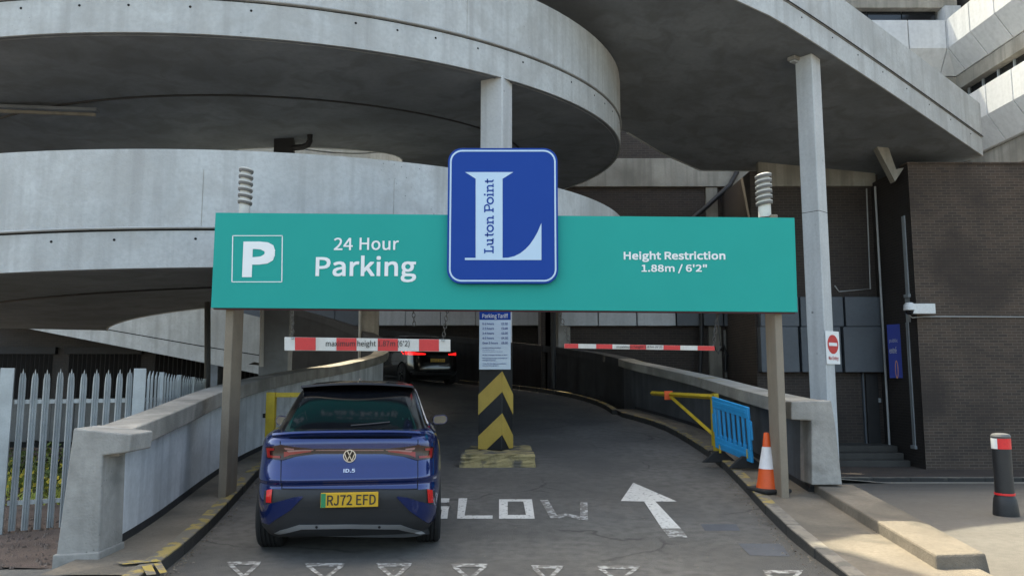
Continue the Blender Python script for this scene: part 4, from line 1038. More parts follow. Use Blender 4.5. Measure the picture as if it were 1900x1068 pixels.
# yellow swing gates
def gate(name, label, foot, end_, zt_, zb_, plate):
    g_ = thing(name, label, 'gate', (foot[0], foot[1], zb_))
    f_, e_ = Vector((foot[0], foot[1], 0)), Vector((end_[0], end_[1], 0))
    MB().obox((f_.x, f_.y, (zt_+zb_)/2+.02), (.09,.09,zt_-zb_+.08), .2).build('upright', M['yellowgate'], g_, bevel=.006)
    d2 = (e_-f_).normalized()
    MB().obox((f_.x+d2.x*.1, f_.y+d2.y*.1, (zt_+zb_)/2+.05), (.06,.06,zt_-zb_-.1), .2).build('hinge_post', M['yellowgate'], g_, bevel=.006)
    MB().tube([f_+Vector((0,0,zt_)), e_+Vector((0,0,zt_))], .045, 4).build('arm', M['yellowgate'], g_)
    m_ = f_.lerp(e_, .66)
    MB().tube([f_+Vector((0,0,zb_+.25)), m_+Vector((0,0,zt_-.05))], .038, 4).build('brace', M['yellowgate'], g_)
    c = f_.lerp(e_, .68)
    if plate: MB().obox((c.x-.03, c.y-.03, zt_-.02), (.16,.03,.17), 0.0).build('reflector_plate', M['orange'], g_)
    MB().obox((f_.x, f_.y, zb_+.01), (.2,.2,.03), .2).build('foot_plate', M['rubber'], g_)
gate('swing_gate', 'yellow swing gate with orange plate folded open beyond the blue barrier', (3.52, 13.2), (2.92, 15.9), 1.36, road_z(0,13.2)+.12, True)
lgz = road_z(0, 12.4) + .12
lgt = thing('swing_gate', 'yellow frame gate half hidden behind the blue car at the left wall', 'gate', (-3.85, 12.4, lgz))
MB().box(-3.97, -3.83, 12.3, 12.42, lgz, 1.46).build('upright', M['yellowgate'], lgt, bevel=.006)
MB().box(-3.83, -2.9, 12.33, 12.40, 1.38, 1.455).build('top_rail', M['yellowgate'], lgt, bevel=.006)
MB().box(-3.83, -2.9, 12.33, 12.40, .75, .82).build('bottom_rail', M['yellowgate'], lgt, bevel=.006)
MB().box(-4.02, -3.97, 12.32, 12.5, 1.05, 1.12).build('hinge', M['rubber'], lgt)
# bollard
bo = on_ground(1867, 955)
bt = thing('bollard', 'black bollard with red and white reflective band on the sunlit pavement', 'bollard', (bo.x, bo.y, 0))
c = (bo.x, bo.y, bo.z)
MB().lathe([(.145,0),(.145,.03),(.138,.12),(.128,.20),(.108,.245)], c, 28).build('base_collar', M['bollard'], bt, smooth=True)
MB().lathe([(.107,.24),(.107,.3),(.106,.83),(.106,.96)], c, 28).build('shaft', M['bollard'], bt, smooth=True)
MB().lathe([(.116,.25),(.117,.262),(.116,.275)], c, 28).build('red_ring', M['bollred'], bt, smooth=True)
MB().lathe([(.1075,.955),(.112,.975),(.10,1.0),(.06,1.012),(0,1.016)], c, 28).build('cap', mat('bollard_cap', (.12,.12,.125), .5), bt, smooth=True)
def band_arc(a0, a1, z0, z1, m_, nm):
    rows = [[(c[0]+r*math.cos(R_(a)), c[1]+r*math.sin(R_(a)), c[2]+z) for r, z in ((.1082,z0),(.1105,z0),(.1105,z1),(.1082,z1))] for a in [a0 + (a1-a0)*k/14 for k in range(15)]]
    MB().loft(rows).build(nm, M[m_], bt, smooth=True)
band_arc(217, 400, .82, .95, 'bollred', 'red_band'); band_arc(100, 216, .82, .95, 'white', 'white_band')

# palisade fences
def fence(label, a, b_, n, parent_group, z0a, z0b, posts):
    t = thing('palisade_fence', label, 'fence', (a[0], a[1], z0a), group=parent_group)
    A2, B2 = Vector((a[0], a[1], 0)), Vector((b_[0], b_[1], 0)); d = (B2-A2).normalized(); rz = math.atan2(d.y, d.x)
    # W-section pale
    xs_ = [-.034,-.022,-.011,0,.011,.022,.034]; ys_ = [0,-.016,-.002,-.020,-.002,-.016,0]; tops = [1.70,1.765,1.745,1.81,1.745,1.765,1.70]
    v, f = [], []
    for x_, y_, z_ in zip(xs_, ys_, tops):
        v += [(x_, y_, .05), (x_, y_, 1.62), (x_*.92, y_, z_), (x_*.92, y_+.006, z_), (x_, y_+.006, .05)]
    for k in range(6):
        o, p_ = k*5, k*5+5
        for j in range(4): f.append((o+j, p_+j, p_+j+1, o+j+1))
        f.append((o+4, p_+4, p_, o))
    src = None
    for k in range(n):
        u = (k+.5)/n; c_ = A2.lerp(B2, u); z = z0a + (z0b-z0a)*u
        loc = Matrix.Translation(Vector((c_.x-a[0], c_.y-a[1], z-z0a + random.uniform(-.008,.008)))) @ Matrix.Rotation(rz + random.uniform(-.08,.08), 4, 'Z') @ Matrix.Rotation(random.uniform(-.006,.006), 4, 'Y')
        if src is None:
            mb = MB(); mb.add(v, f); src = mb.build('pale', M['galv'], t, local=True); src.matrix_local = loc
        else: piece(src, t, loc)
    nrm = Vector((-d.y, d.x, 0))
    for zr in (.32, 1.42):
        MB().hexa([(p_ + Vector((0,0,zz_)) ) for p_, zz_ in ((A2+nrm*.012, z0a+zr), (B2+nrm*.012, z0b+zr), (B2+nrm*.052, z0b+zr), (A2+nrm*.052, z0a+zr), (A2+nrm*.012, z0a+zr+.045), (B2+nrm*.012, z0b+zr+.045), (B2+nrm*.052, z0b+zr+.045), (A2+nrm*.052, z0a+zr+.045))]).build('rail', M['galv'], t)
    for u, w in posts:
        p_ = A2.lerp(B2, u) + nrm*.0; z = z0a + (z0b-z0a)*u
        MB().obox((p_.x, p_.y, z+.9), (w, .06, 1.83), rz).build('post', M['galv'], t, bevel=.004)
F0, F1 = (-5.60, 8.42), (-4.36, 9.02)
fence('galvanised palisade fence run facing the road, left of the parapet wall', (-5.52, 8.46), (-4.44, 8.98), 10, 'palisade fencing', 0, 0, ((-.07,.13),(1.03,.13)))
fence('galvanised palisade fence run receding behind the left parapet wall', (-4.50, 9.15), (-6.15, 15.2), 26, 'palisade fencing', 0, -.15, ((.25,.08),(.5,.08),(.75,.08),(1.0,.08)))
fence('galvanised palisade fence run cut off by the left edge of the picture', (-9.0, 7.9), (-5.70, 8.36), 22, 'palisade fencing', 0, 0, ((.2,.08),))

# ================================================================ CARS
CARP = {}
def paintmat(name, col, rough=.28, coat=1.0, metal=.35): 
    m = mat(name, col, rough, metal=metal, var=.05, bump=0, coat=coat, fine=0, obj=True); return m
M['carblue'] = paintmat('car_paint_blue', (.003,.020,.125), .16, 1, .45)
M['carblack'] = paintmat('car_paint_black', (.006,.006,.007), .25, 1, .1)
M['glossblack'] = mat('gloss_black', (.006,.006,.007), .1, bump=0, fine=0, obj=True)
M['carglass'] = mat('car_glass', (.004,.005,.007), .03, bump=0, fine=0, spec=.06, obj=True)
M['plastic'] = mat('grey_plastic', (.022,.023,.026), .6, bump=.1, bs=300, fine=0, obj=True)
M['silver'] = mat('silver_trim', (.42,.43,.45), .35, metal=.6, bump=0, fine=0, obj=True)
M['chrome'] = mat('chrome', (.75,.76,.78), .12, metal=1, bump=0, fine=0, obj=True)
M['lampdark'] = mat('lamp_smoked', (.03,.008,.008), .12, bump=0, fine=0, obj=True)
M['lampred'] = mat('lamp_red', (.26,.014,.014), .12, bump=0, fine=0, obj=True)
M['lamppink'] = mat('lamp_inner', (.30,.14,.12), .2, bump=0, fine=0, obj=True)
M['lamplit'] = mat('lamp_lit', (.5,.01,.01), .2, bump=0, fine=0, emit=(1,.01,.015,.55))
M['reflector'] = mat('reflector_red', (.62,.012,.012), .25, bump=0, fine=0, obj=True)
M['plateyellow'] = mat('plate_yellow', (.62,.36,.02), .4, var=.05, bump=0, fine=0, obj=True)
M['plategreen'] = mat('plate_green', (.02,.25,.10), .4, bump=0, fine=0)
M['tyre'] = mat('tyre', (.014,.014,.015), .85, var=.3, bump=.3, bs=200, obj=True)
M['alloy'] = mat('alloy', (.35,.36,.38), .35, metal=.8, bump=0, fine=0)
M['mirrorglass'] = mat('mirror_glass', (.16,.18,.19), .02, metal=1, bump=0, fine=0)

class Shell:
    def __init__(s, tab, n=4.6):
        # tab rows: z, rear y, front y, half width
        s.y0 = smooth_tab([(r[0], r[1]) for r in tab]); s.y1 = smooth_tab([(r[0], r[2]) for r in tab]); s.w = smooth_tab([(r[0], r[3]) for r in tab])
        s.z0, s.z1, s.n = tab[0][0], tab[-1][0], n
    def rear(s, x, z):
        z = max(s.z0, min(s.z1, z)); w = s.w(z); a, b = s.y0(z), s.y1(z); L = (b-a)/2
        u = min(.995, abs(x)/w)
        return (a+b)/2 - L*(1-u**s.n)**(1/s.n)
    def mesh(s, nz, zs=None, N=72):
        mb = MB(); secs = []
        for i in range(nz+1):
            z = s.z0 + (s.z1-s.z0)*i/nz if zs is None else zs[i]
            w, a, b = s.w(z), s.y0(z), s.y1(z); L = (b-a)/2; ring = []
            for k in range(N):
                t = 2*math.pi*k/N; ct, st_ = math.cos(t), math.sin(t); e = 2/s.n
                ring.append((w*math.copysign(abs(ct)**e, ct), (a+b)/2 + L*math.copysign(abs(st_)**e, st_), z))
            secs.append(ring)
        return mb.loft(secs)

def patch(poly, surf, off, name, m, parent, cell=.05, rim=True):
    """polygon given in (x, z), laid on the shell's rear surface"""
    bm = bmesh.new(); vs_ = [bm.verts.new((x, 0, z)) for x, z in poly]; bm.faces.new(vs_)
    X0, X1 = min(p[0] for p in poly), max(p[0] for p in poly); Z0, Z1 = min(p[1] for p in poly), max(p[1] for p in poly)
    x = math.floor(X0/cell)*cell + cell
    while x < X1 - 1e-4:
        bmesh.ops.bisect_plane(bm, geom=bm.verts[:]+bm.edges[:]+bm.faces[:], plane_co=(x,0,0), plane_no=(1,0,0)); x += cell
    z = math.floor(Z0/cell)*cell + cell
    while z < Z1 - 1e-4:
        bmesh.ops.bisect_plane(bm, geom=bm.verts[:]+bm.edges[:]+bm.faces[:], plane_co=(0,0,z), plane_no=(0,0,1)); z += cell
    for v in bm.verts: v.co.y = surf(v.co.x, v.co.z) - off
    if rim:
        bm.normal_update()
        ret = bmesh.ops.extrude_face_region(bm, geom=bm.faces[:])
        for v in [g_ for g_ in ret['geom'] if isinstance(g_, bmesh.types.BMVert)]: v.co.y += off + .012
    bmesh.ops.recalc_face_normals(bm, faces=bm.faces)
    me = bpy.data.meshes.new(name); bm.to_mesh(me); bm.free()
    me.polygons.foreach_set('use_smooth', [True]*len(me.polygons))
    try: me.set_sharp_from_angle(angle=R_(40))
    except Exception: pass
    me.materials.append(m)
    o = bpy.data.objects.new(name, me); COL.objects.link(o); o.parent = parent; return o

def wheel(parent, x, y, r, w, side):
    t = MB(); c = (x, y, r)
    prof_ = [(r*.66, -w/2), (r*.93, -w/2), (r*.985, -w/2+.02), (r, -w/2+.045)]
    for k in range(4):                                     # tread grooves
        zc = -w/2 + .045 + (w-.09)*(k+.5)/4
        prof_ += [(r, zc-.014), (r-.010, zc-.011), (r-.010, zc+.003), (r, zc+.006)]
    prof_ += [(r, w/2-.045), (r*.985, w/2-.02), (r*.93, w/2), (r*.66, w/2)]
    ob = t.lathe(prof_, c, 48, axis='X').build('wheel', M['tyre'], parent, smooth=30, local=True)
    xo = x + side*(w/2-.02)
    m_ = MB().lathe([(.0,-.02),(r*.3,-.02),(r*.66,-.005),(r*.66,.015),(0,.012)], (xo, y, r), 32, axis='X').build('rim', M['alloy'], ob, smooth=True, local=True)
    for k in range(5):
        a = 2*math.pi*k/5
        MB().obox((xo+side*.016, y+math.cos(a)*r*.36, r+math.sin(a)*r*.36), (.02, .09, r*.55), 0, a-math.pi/2).build('spoke', M['glossblack'], m_, local=True)

def cut_arches(o, wheels, r):
    dg = None; cutters = []
    for (x, y, zc) in wheels:
        mb = MB().lathe([(0,-.34),(r,-.34),(r,.34),(0,.34)], (x, y, zc), 40, axis='X')
        c_ = mb.build('cut', M['plastic']); c_.parent = None; cutters.append(c_)
        md = o.modifiers.new('b', 'BOOLEAN'); md.operation = 'DIFFERENCE'; md.object = c_; md.solver = 'EXACT'
    par = o.parent; o.parent = None; mw = o.matrix_local.copy(); o.matrix_local = Matrix()
    bpy.context.view_layer.update(); dg = bpy.context.evaluated_depsgraph_get()
    me = bpy.data.meshes.new_from_object(o.evaluated_get(dg)); me.materials.clear(); me.materials.append(o.data.materials[0])
    o.modifiers.clear(); o.data = me; o.parent = par; o.matrix_local = mw
    me.polygons.foreach_set('material_index', [0]*len(me.polygons))
    for c_ in cutters: bpy.data.objects.remove(c_)

# ---------------------------------------------------------------- blue coupe SUV
CAR_P, CAR_Y = Vector((-1.555, 7.28, .006)), R_(8)
car = thing('blue_car', 'dark blue coupe SUV with yellow number plate entering under the height bar', 'car', CAR_P, CAR_Y)
CM = Matrix.Translation(CAR_P) @ Matrix.Rotation(CAR_Y, 4, 'Z'); CMI = CM.inverted()
body = Shell([(.20,.20,4.45,.85),(.28,.11,4.52,.895),(.36,.065,4.55,.912),(.48,.025,4.57,.92),(.60,.0,4.58,.924),(.66,.018,4.58,.925),(.70,.035,4.58,.926),(.745,.004,4.58,.926),(.79,.02,4.57,.926),(.92,.085,4.5,.922),(1.02,.10,4.2,.912),(1.09,.10,3.95,.892),(1.14,.12,3.75,.86),(1.185,.20,3.55,.80)], 6.5)
zs_b = [.33,.36,.42,.48,.54,.60,.63,.66,.68,.70,.715,.73,.74,.75,.765,.78,.80,.83,.87,.92,.97,1.02,1.06,1.09,1.115,1.14,1.165,1.185]
bo_ = body.mesh(len(zs_b)-1, zs_b, 96).build('body', M['carblue'], car, smooth=50, local=True)
RAX, FAX, WR = .80, 3.57, .362
cut_arches(bo_, [(s*.78, y_, WR) for s in (-1, 1) for y_ in (RAX, FAX)], .405)
val = body.mesh(5, [.20,.23,.26,.29,.31,.329], 96).build('lower_valance', M['plastic'], car, smooth=50, local=True)
cut_arches(val, [(s*.78, y_, WR) for s in (-1, 1) for y_ in (RAX, FAX)], .405)
house = Shell([(1.14,.16,3.75,.835),(1.20,.27,3.5,.785),(1.28,.44,3.25,.75),(1.38,.70,2.98,.715),(1.48,1.0,2.72,.68),(1.56,1.28,2.56,.645),(1.61,1.52,2.45,.60),(1.645,1.78,2.35,.50),(1.66,2.0,2.25,.32)], 5.0)
gh = house.mesh(26, None, 80).build('greenhouse', M['glossblack'], car, smooth=50, local=True)
MB().box(-.70,.70,.45,4.1,.16,.75).build('underbody', M['plastic'], car, local=True)
for s_ in (-1, 1):
    wheel(car, s_*.785, RAX, WR, .245, s_); wheel(car, s_*.795, FAX, WR, .235, s_)
def cz(X, Y):                     # zoomed photo coordinates -> photo pixel
    return 460 + X/3.0526, 680 + Y/3.0526
def oncar(X, Y, surf):
    px, py = cz(X, Y); r = CMI.to_3x3() @ ray(px, py); o = CMI @ Vector((0, 0, EYE)); y = .1
    for _ in range(25):
        t = (y - o.y) / r.y; x, z = o.x + r.x*t, o.z + r.z*t; y = .5*y + .5*surf(x, z)
    return x, z
def cpoly(pts, surf): return [oncar(x, y, surf) for x, y in pts]
def cpatch(name, pts, off, m, surf=body.rear, parent=car, cell=.05): return patch(cpoly(pts, surf), surf, off, name, M[m], parent, cell)
SYM = lambda pts: pts + [(1154 - x, y) for x, y in reversed(pts)]
bump_ = cpatch('bumper_insert', SYM([(577,690),(140,690),(96,700),(88,770),(110,800),(200,800),(150,870),(105,905),(150,946),(577,962)]), .006, 'plastic')
for sg_ in (0, 1):
    f_ = (lambda p: p) if not sg_ else (lambda p: [(1154-x, y) for x, y in reversed(p)])
    cpatch('bumper_wing', f_([(84,782),(130,772),(250,740),(305,731),(312,737),(240,812),(120,885),(96,862)]), .014, 'carblue')
    cpatch('reflector', f_([(108,696),(139,692),(133,768),(103,766)]), .016, 'reflector')
    lmp = cpatch('tail_lamp', f_([(100,452),(190,440),(262,452),(385,463),(385,492),(270,506),(195,527),(104,514)]), .012, 'lampdark')
    cpatch('lamp_element', f_([(106,458),(150,460),(150,472),(124,474),(128,500),(185,503),(185,516),(112,510)]), .017, 'lampred', parent=lmp)
    cpatch('lamp_element', f_([(206,456),(262,462),(262,470),(212,468)]), .017, 'lamppink', parent=lmp)
    cpatch('lamp_element', f_([(205,480),(300,476),(360,474),(360,480),(300,488),(240,498),(205,512)]), .017, 'lampred', parent=lmp)
    cpatch('lamp_element', f_([(220,472),(330,468),(372,468),(372,473),(300,476),(230,482)]), .0175, 'lamppink', parent=lmp)
    cpatch('shut_line', f_([(189,350),(193,350),(194,690),(190,690)]), .003, 'dark')
cpatch('light_bar', [(385,462),(769,462),(769,492),(385,492)], .010, 'lampdark')
cpatch('light_strip', [(385,470),(769,470),(769,474),(385,474)], .013, 'lamppink')
cpatch('hatch_shut_line', [(190,687),(964,687),(964,692),(190,692)], .008, 'dark')
cpatch('diffuser_trim', [(150,941),(180,926),(290,893),(577,890),(864,893),(974,926),(1004,941),(975,945),(850,918),(577,914),(304,918),(178,947)], .020, 'silver')
cpatch('bumper_crease', [(200,800),(954,800),(940,812),(214,812)], .010, 'plastic')
for x_ in (390, 745): cpatch('parking_sensor', [(x_+8*math.cos(k*.785), 905+8*math.sin(k*.785)) for k in range(8)], .024, 'plastic')
# number plate
pc = cpoly([(415,712),(738,712),(738,786),(415,786)], body.rear)
px0, px1, pz0, pz1 = min(p[0] for p in pc), max(p[0] for p in pc), min(p[1] for p in pc), max(p[1] for p in pc)
yp = body.rear(0, .6) - .03
npl = MB().box(px0, px1, yp, yp+.035, pz0, pz1).build('number_plate', M['plateyellow'], car, local=True, bevel=.004)
MB().box(px0+.003, px0+.047, yp-.002, yp-.0005, pz0+.003, pz1-.003).build('green_flash', M['plategreen'], npl, local=True)
text_fit(MB(), 'RJ72 EFD', lambda a, b: Vector((a, yp-.003, b)), px0+.06, px1-.022, pz0+.02, pz1-.018, .012).build('lettering', M['black'], npl, local=True, fix=False)
# round badge
bx, bz = oncar(577, 503, body.rear); by = body.rear(bx, bz) - .022; br_ = .060
bdg = MB().lathe([(0,-.012),(br_,-.012),(br_,.02),(0,.02)], (0,0,0), 36, axis='X')
bdg.v = [Vector((v.y + bx, v.x + by + .012, v.z + bz)) for v in bdg.v]
badge = bdg.build('badge', M['glossblack'], car, local=True, smooth=30)
ring_ = MB(); NN = 40
for r_, k0 in ((br_, 0),): pass
ring_.loft([[Vector((bx + r_*math.cos(2*math.pi*k/NN), by + o_, bz + r_*math.sin(2*math.pi*k/NN))) for r_, o_ in ((br_,0),(br_,-.004),(br_-.0085,-.004),(br_-.0085,0))] for k in range(NN)], closed=True)
ring_.build('badge_ring', M['chrome'], badge, local=True, smooth=30)
def stroke(p0, p1, w=.0085):
    a, b_ = Vector(p0), Vector(p1); d = (b_-a).normalized(); n_ = Vector((-d.y, d.x))*w/2
    return [Vector((bx+q_.x*br_, by-.0045, bz+q_.y*br_)) for q_ in (a+n_/br_, b_+n_/br_, b_-n_/br_, a-n_/br_)]
vw = MB()
for a, b_ in (((-.36,.82),(0,.10)),((0,.10),(.36,.82)),((-.80,.42),(-.36,-.74)),((-.36,-.74),(0,.02)),((0,.02),(.36,-.74)),((.36,-.74),(.80,.42))):
    vw.prism(stroke(a, b_), (0, -.002, 0))
vw.build('badge_monogram', M['chrome'], badge, local=True)
ix0, iz0 = oncar(541, 598, body.rear); ix1, iz1 = oncar(607, 576, body.rear)
text_fit(MB(), 'ID.5', lambda a, b: Vector((a, body.rear(a, b)-.005, b)), ix0, ix1, iz0, iz1, .03).build('model_lettering', M['chrome'], car, local=True, fix=False)
# tailgate lip spoiler
lip = MB(); secs = []
for k in range(25):
    x = -.735 + 1.47*k/24; yb = body.rear(x, 1.13); e = abs(x)/.735
    zt_ = 1.205 - .03*e**4; yo = yb - .055 + .04*e**3
    secs.append([(x, yo, zt_-.018), (x, yo+.01, zt_), (x, yb+.16, zt_-.005), (x, yb+.16, zt_-.06), (x, yb+.03, zt_-.075)])
lip.loft(secs).build('tailgate_spoiler', M['carblue'], car, smooth=40, local=True)
cpatch('spoiler_recess', [(215,372),(945,372),(925,404),(235,404)], .004, 'glossblack')
# rear window and side glass
rwn = cpatch('rear_window', [(238,346),(290,205),(318,150),(577,140),(885,150),(900,205),(948,346)], .004, 'carglass', house.rear, cell=.06)
wip = [Vector((x, house.rear(x, z)-.02, z)) for x, z in ((.0,1.235),(.16,1.245),(.38,1.262))]
MB().tube(wip, .008, 6).build('wiper', M['plastic'], car, local=True)
# roof spoiler
secs = []
for k in range(21):
    x = -.62 + 1.24*k/20; e = abs(x)/.62; zt_ = 1.648 - .035*e*e; y0_ = 1.18 + .10*e*e
    secs.append([(x, y0_, zt_-.022), (x, y0_+.012, zt_), (x, 1.95, zt_+.016-.01*e), (x, 1.95, zt_-.05), (x, y0_+.22, zt_-.05)])
MB().loft(secs).build('roof_spoiler', M['glossblack'], car, smooth=40, local=True)
MB().loft([[(-.018*k_, 1.62+.11*j, 1.652), (.018*k_, 1.62+.11*j, 1.652), (.004*k_, 1.66+.07*j, 1.652+.055*k_), (-.004*k_, 1.66+.07*j, 1.652+.055*k_)] for j, k_ in ((0,.2),(.4,1),(1,.6),(1.3,.1))]).build('roof_antenna', M['glossblack'], car, local=True, smooth=40)
for s_ in (-1, 1):
    secs = []
    for k in range(14):
        z = 1.16 + (1.54-1.16)*k/13; 
        secs.append((z,))
    MB().tube([Vector((s_*(house.w(z)-.012), lerp([(1.18,1.05),(1.4,1.35),(1.56,1.75)], z), z)) for z in [1.19+.36*k/10 for k in range(11)]], .02, 6).build('pillar_trim', M['silver'], car, local=True, smooth=True)
    # door mirror
    mc = Vector((s_*.985, 2.52, 1.165))
    mir = MB()
    mir.loft([[mc + Vector((s_*u*.10*f_, yy, v*.07*f_)) for u, v in ((-1,-.55),(-.75,-.95),(.55,-.9),(.95,-.35),(.95,.45),(.55,.9),(-.7,.75),(-1,.35))] for yy, f_ in ((-.045,.92),(0,1.0),(.06,.9),(.12,.55))])
    mo = mir.build('door_mirror', M['carblue'], car, local=True, smooth=45)
    MB().poly([mc + Vector((s_*u*.085, -.049, v*.056)) for u, v in ((-1,-.5),(-.75,-.9),(.55,-.85),(.92,-.35),(.92,.4),(.55,.85),(-.7,.7),(-1,.3))]).build('mirror_glass', M['mirrorglass'], mo, local=True)
    MB().obox((s_*.90, 2.54, 1.10), (.16,.07,.035), 0).build('mirror_arm', M['plastic'], mo, local=True)
    MB().tube([Vector((s_*(body.w(1.02)+.001), y_, 1.0)) for y_ in (1.0, 2.0, 3.2)], .006, 6).build('belt_line', M['dark'], car, local=True)

# ---------------------------------------------------------------- black SUV on the ramp
p2 = onY(812, 712, 25.4)
c2 = thing('black_car', 'black SUV with lit red tail lamps climbing the ramp behind the height bar', 'car', (p2.x, p2.y, road_z(p2.x, p2.y+.8)+.02-.03), R_(30), rx=R_(3))
b2 = Shell([(.25,.20,4.5,.86),(.36,.06,4.6,.93),(.5,.0,4.68,.955),(.7,.02,4.7,.97),(.9,.08,4.68,.965),(1.05,.12,4.3,.95),(1.15,.16,3.7,.92),(1.19,.24,3.5,.88)], 5)
o2 = b2.mesh(18).build('body', M['carblack'], c2, smooth=50, local=True)
cut_arches(o2, [(s*.8, y_, .37) for s in (-1, 1) for y_ in (.88, 3.62)], .41)
h2 = Shell([(1.15,.2,3.6,.90),(1.3,.36,3.25,.82),(1.5,.62,2.8,.73),(1.60,.85,2.6,.66),(1.65,1.2,2.4,.5)], 5)
h2.mesh(12).build('greenhouse', M['glossblack'], c2, smooth=50, local=True)
for s_ in (-1, 1):
    wheel(c2, s_*.83, .88, .37, .25, s_); wheel(c2, s_*.83, 3.62, .37, .25, s_)
    patch([(s_*.93,1.02),(s_*.42,1.04),(s_*.42,1.075),(s_*.70,1.10),(s_*.93,1.14)], b2.rear, .012, 'tail_lamp', M['lamplit'], c2)
    mo = MB().obox((s_*1.06, 2.5, 1.18), (.22,.12,.17)).build('door_mirror', M['carblack'], c2, local=True, bevel=.03)
    patch([(s_*.85,.45),(s_*.45,.45),(s_*.45,.48),(s_*.85,.48)], b2.rear, .014, 'exhaust_trim', M['plastic'], c2)
patch([(-.42,1.04),(.42,1.04),(.42,1.075),(-.42,1.075)], b2.rear, .010, 'tail_strip', M['glossblack'], c2)
patch([(-.62,.98),(-.28,.98),(-.28,.80),(-.5,.80)], b2.rear, .004, 'tailgate_recess', M['glossblack'], c2)
patch([(-.8,.36),(.8,.36),(.8,.44),(-.8,.44)], b2.rear, .012, 'skid_plate', M['plastic'], c2)
yp2 = b2.rear(0, .86) - .02
n2 = MB().box(-.26,.26,yp2,yp2+.03,.80,.91).build('number_plate', M['plateyellow'], c2, local=True)
text_fit(MB(), 'OE12 KKT', lambda a, b: Vector((a, yp2-.002, b)), -.23,.23,.82,.89,.012).build('lettering', M['black'], n2, local=True, fix=False)
patch([(-.62,1.24),(.62,1.24),(.56,1.52),(-.56,1.52)], h2.rear, .005, 'rear_window', M['carglass'], c2, .08)
MB().box(-.7,.7,.5,4.2,.2,.7).build('underbody', M['plastic'], c2, local=True)

# ================================================================ GRASS, LITTER
rg = random.Random(3)
gm = MB()
for _ in range(9000):
    x = rg.uniform(-11.5, -4.9); y = rg.uniform(10.2, 14.5)
    if x > -4.95 - (y-9.2)*.28: continue
    if rg.random() < .35*abs(math.sin(x*2.1+y)): continue
    hh = rg.uniform(.08, .34) * (.6 + .5*math.sin(x*1.7+1)*math.sin(y*2.3)); a = rg.uniform(0, 6.28); w = rg.uniform(.008, .018)
    dx, dy = math.cos(a)*w, math.sin(a)*w; lx, ly = rg.uniform(-.12,.12), rg.uniform(-.12,.12)
    gm.add([(x-dx,y-dy,.02),(x+dx,y+dy,.02),(x+lx*.5+dx*.6,y+ly*.5+dy*.6,.02+hh*.6),(x+lx*.5-dx*.6,y+ly*.5-dy*.6,.02+hh*.6),(x+lx,y+ly,.02+hh)], [(0,1,2,3),(3,2,4)])
gr = stuff(gm.build('grass', M['grassm'], fix=False)); tag(gr, 'rough yellow-green grass growing behind the palisade fence', 'grass')
fm = MB()
for _ in range(420):
    x = rg.uniform(-10.5, -5.2); y = rg.uniform(10.2, 14); z = rg.uniform(.12, .40)
    for k in range(2):
        a = rg.uniform(0, 6.28); r_ = rg.uniform(.015, .035)
        fm.add([(x+r_*math.cos(a+j*1.57), y+r_*math.sin(a+j*1.57)*.6, z+r_*math.sin(a+j*1.57)) for j in range(4)], [(0,1,2,3)])
tag(stuff(fm.build('wildflowers', mat('flower_yellow', (.55,.42,.03), .7, bump=0, fine=0), fix=False)), 'small yellow flowers scattered through the grass behind the fence', 'flowers')
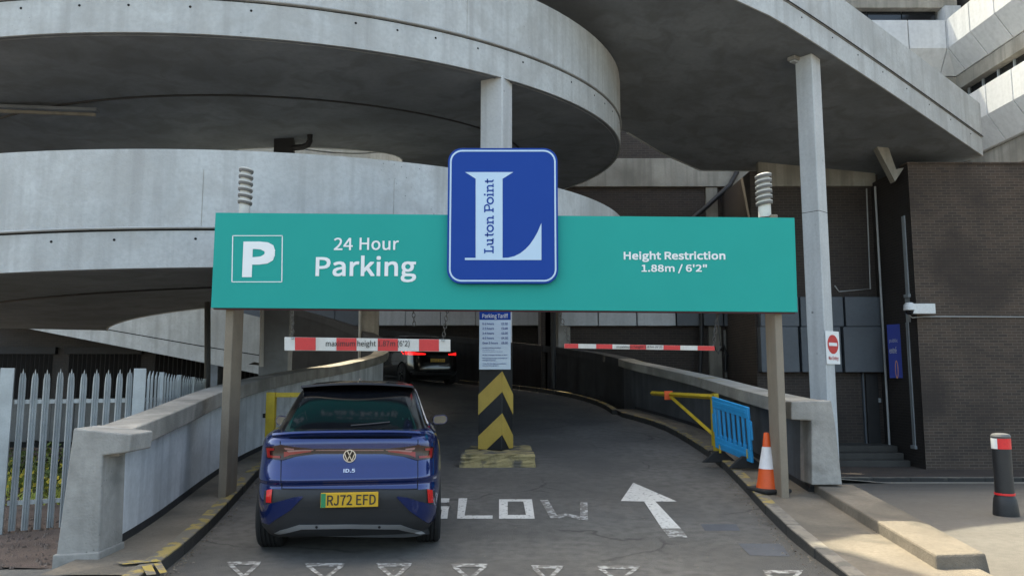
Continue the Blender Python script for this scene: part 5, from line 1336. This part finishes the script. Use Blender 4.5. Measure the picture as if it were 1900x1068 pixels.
def shrub(x, y, label, n_, h_):
    t = thing('shrub', label, 'shrub', (x, y, .02), group='shrubs behind the fence')
    for k in range(5):
        a = rg.uniform(0, 6.28); MB().tube([(x, y, .02), (x+.1*math.cos(a), y+.1*math.sin(a), h_*.5), (x+.22*math.cos(a), y+.22*math.sin(a), h_*.9)], [.012,.008,.004], 5).build('stem', M['shutter'], t)
    lm = MB()
    for _ in range(n_):
        a = rg.uniform(0, 6.28); r_ = rg.uniform(.02, .34); z = rg.uniform(.08, h_)*(1-r_*.8) + .05; c_ = Vector((x+r_*math.cos(a), y+r_*math.sin(a), z)); u = Vector((rg.gauss(0,1), rg.gauss(0,1), rg.gauss(0,.6))).normalized(); v = u.cross(Vector((rg.gauss(0,1), rg.gauss(0,1), rg.gauss(0,1)))).normalized(); s = rg.uniform(.025,.05)
        lm.add([c_-u*s, c_+v*s*.45, c_+u*s, c_-v*s*.45], [(0,1,2,3)])
    stuff(lm.build('foliage', mat('leaf', (.13,.17,.035), .7, var=.5, scale=6, bump=0), t, fix=False))
shrub(-6.7, 11.2, 'leafy yellow-green shrub behind the fence close to the wall pier', 420, .75)
shrub(-7.6, 11.8, 'leafy yellow-green shrub further left behind the fence', 380, .62)
# leaf litter and grit along the kerbs and on the soil
lt = MB()
for _ in range(900):
    y = rg.uniform(6.2, 14); 
    if rg.random() < .5: x = x_at(kL, y) + .03 + abs(rg.gauss(0, .07))
    else: x = x_at(kR, y) - .03 - abs(rg.gauss(0, .09))
    z = road_z(0, y) + .012; s = rg.uniform(.004, .017); a = rg.uniform(0, 6.28)
    lt.add([(x+s*math.cos(a), y+s*math.sin(a), z), (x-s*.5*math.sin(a), y+s*.5*math.cos(a), z+rg.uniform(.004,.015)), (x-s*math.cos(a), y-s*math.sin(a), z+.003), (x+s*.5*math.sin(a), y-s*.5*math.cos(a), z+.002)], [(0,1,2,3)])
for _ in range(260):
    x, y = rg.uniform(-2.8, 2.8), rg.uniform(6.4, 13); z = road_z(0, y)+.010; s = rg.uniform(.003, .010)
    lt.add([(x-s,y,z),(x,y-s,z+.002),(x+s,y,z),(x,y+s,z+.004)], [(0,1,2,3)])
tag(stuff(lt.build('leaf_litter', mat('litter', (.10,.075,.05), .9, var=.6, scale=20, col2=(.32,.29,.24), bump=0), fix=False)), 'dry leaves and grit gathered along the kerbs', 'litter')
gvm = MB()
for _ in range(1500):
    x, y = rg.uniform(-8.5, -4.2), rg.uniform(7.0, 9.4); s = rg.uniform(.008, .03); z = .03
    gvm.add([(x-s,y-s*.4,z-.01),(x+s*.3,y-s,z-.01),(x+s,y+s*.5,z-.01),(x,y,z+s*.7)], [(0,1,3),(1,2,3),(2,0,3)])
tag(stuff(gvm.build('gravel', mat('gravel_stone', (.15,.12,.105), .95, var=.6, scale=15), fix=False)), 'loose reddish gravel at the foot of the palisade fence', 'gravel')
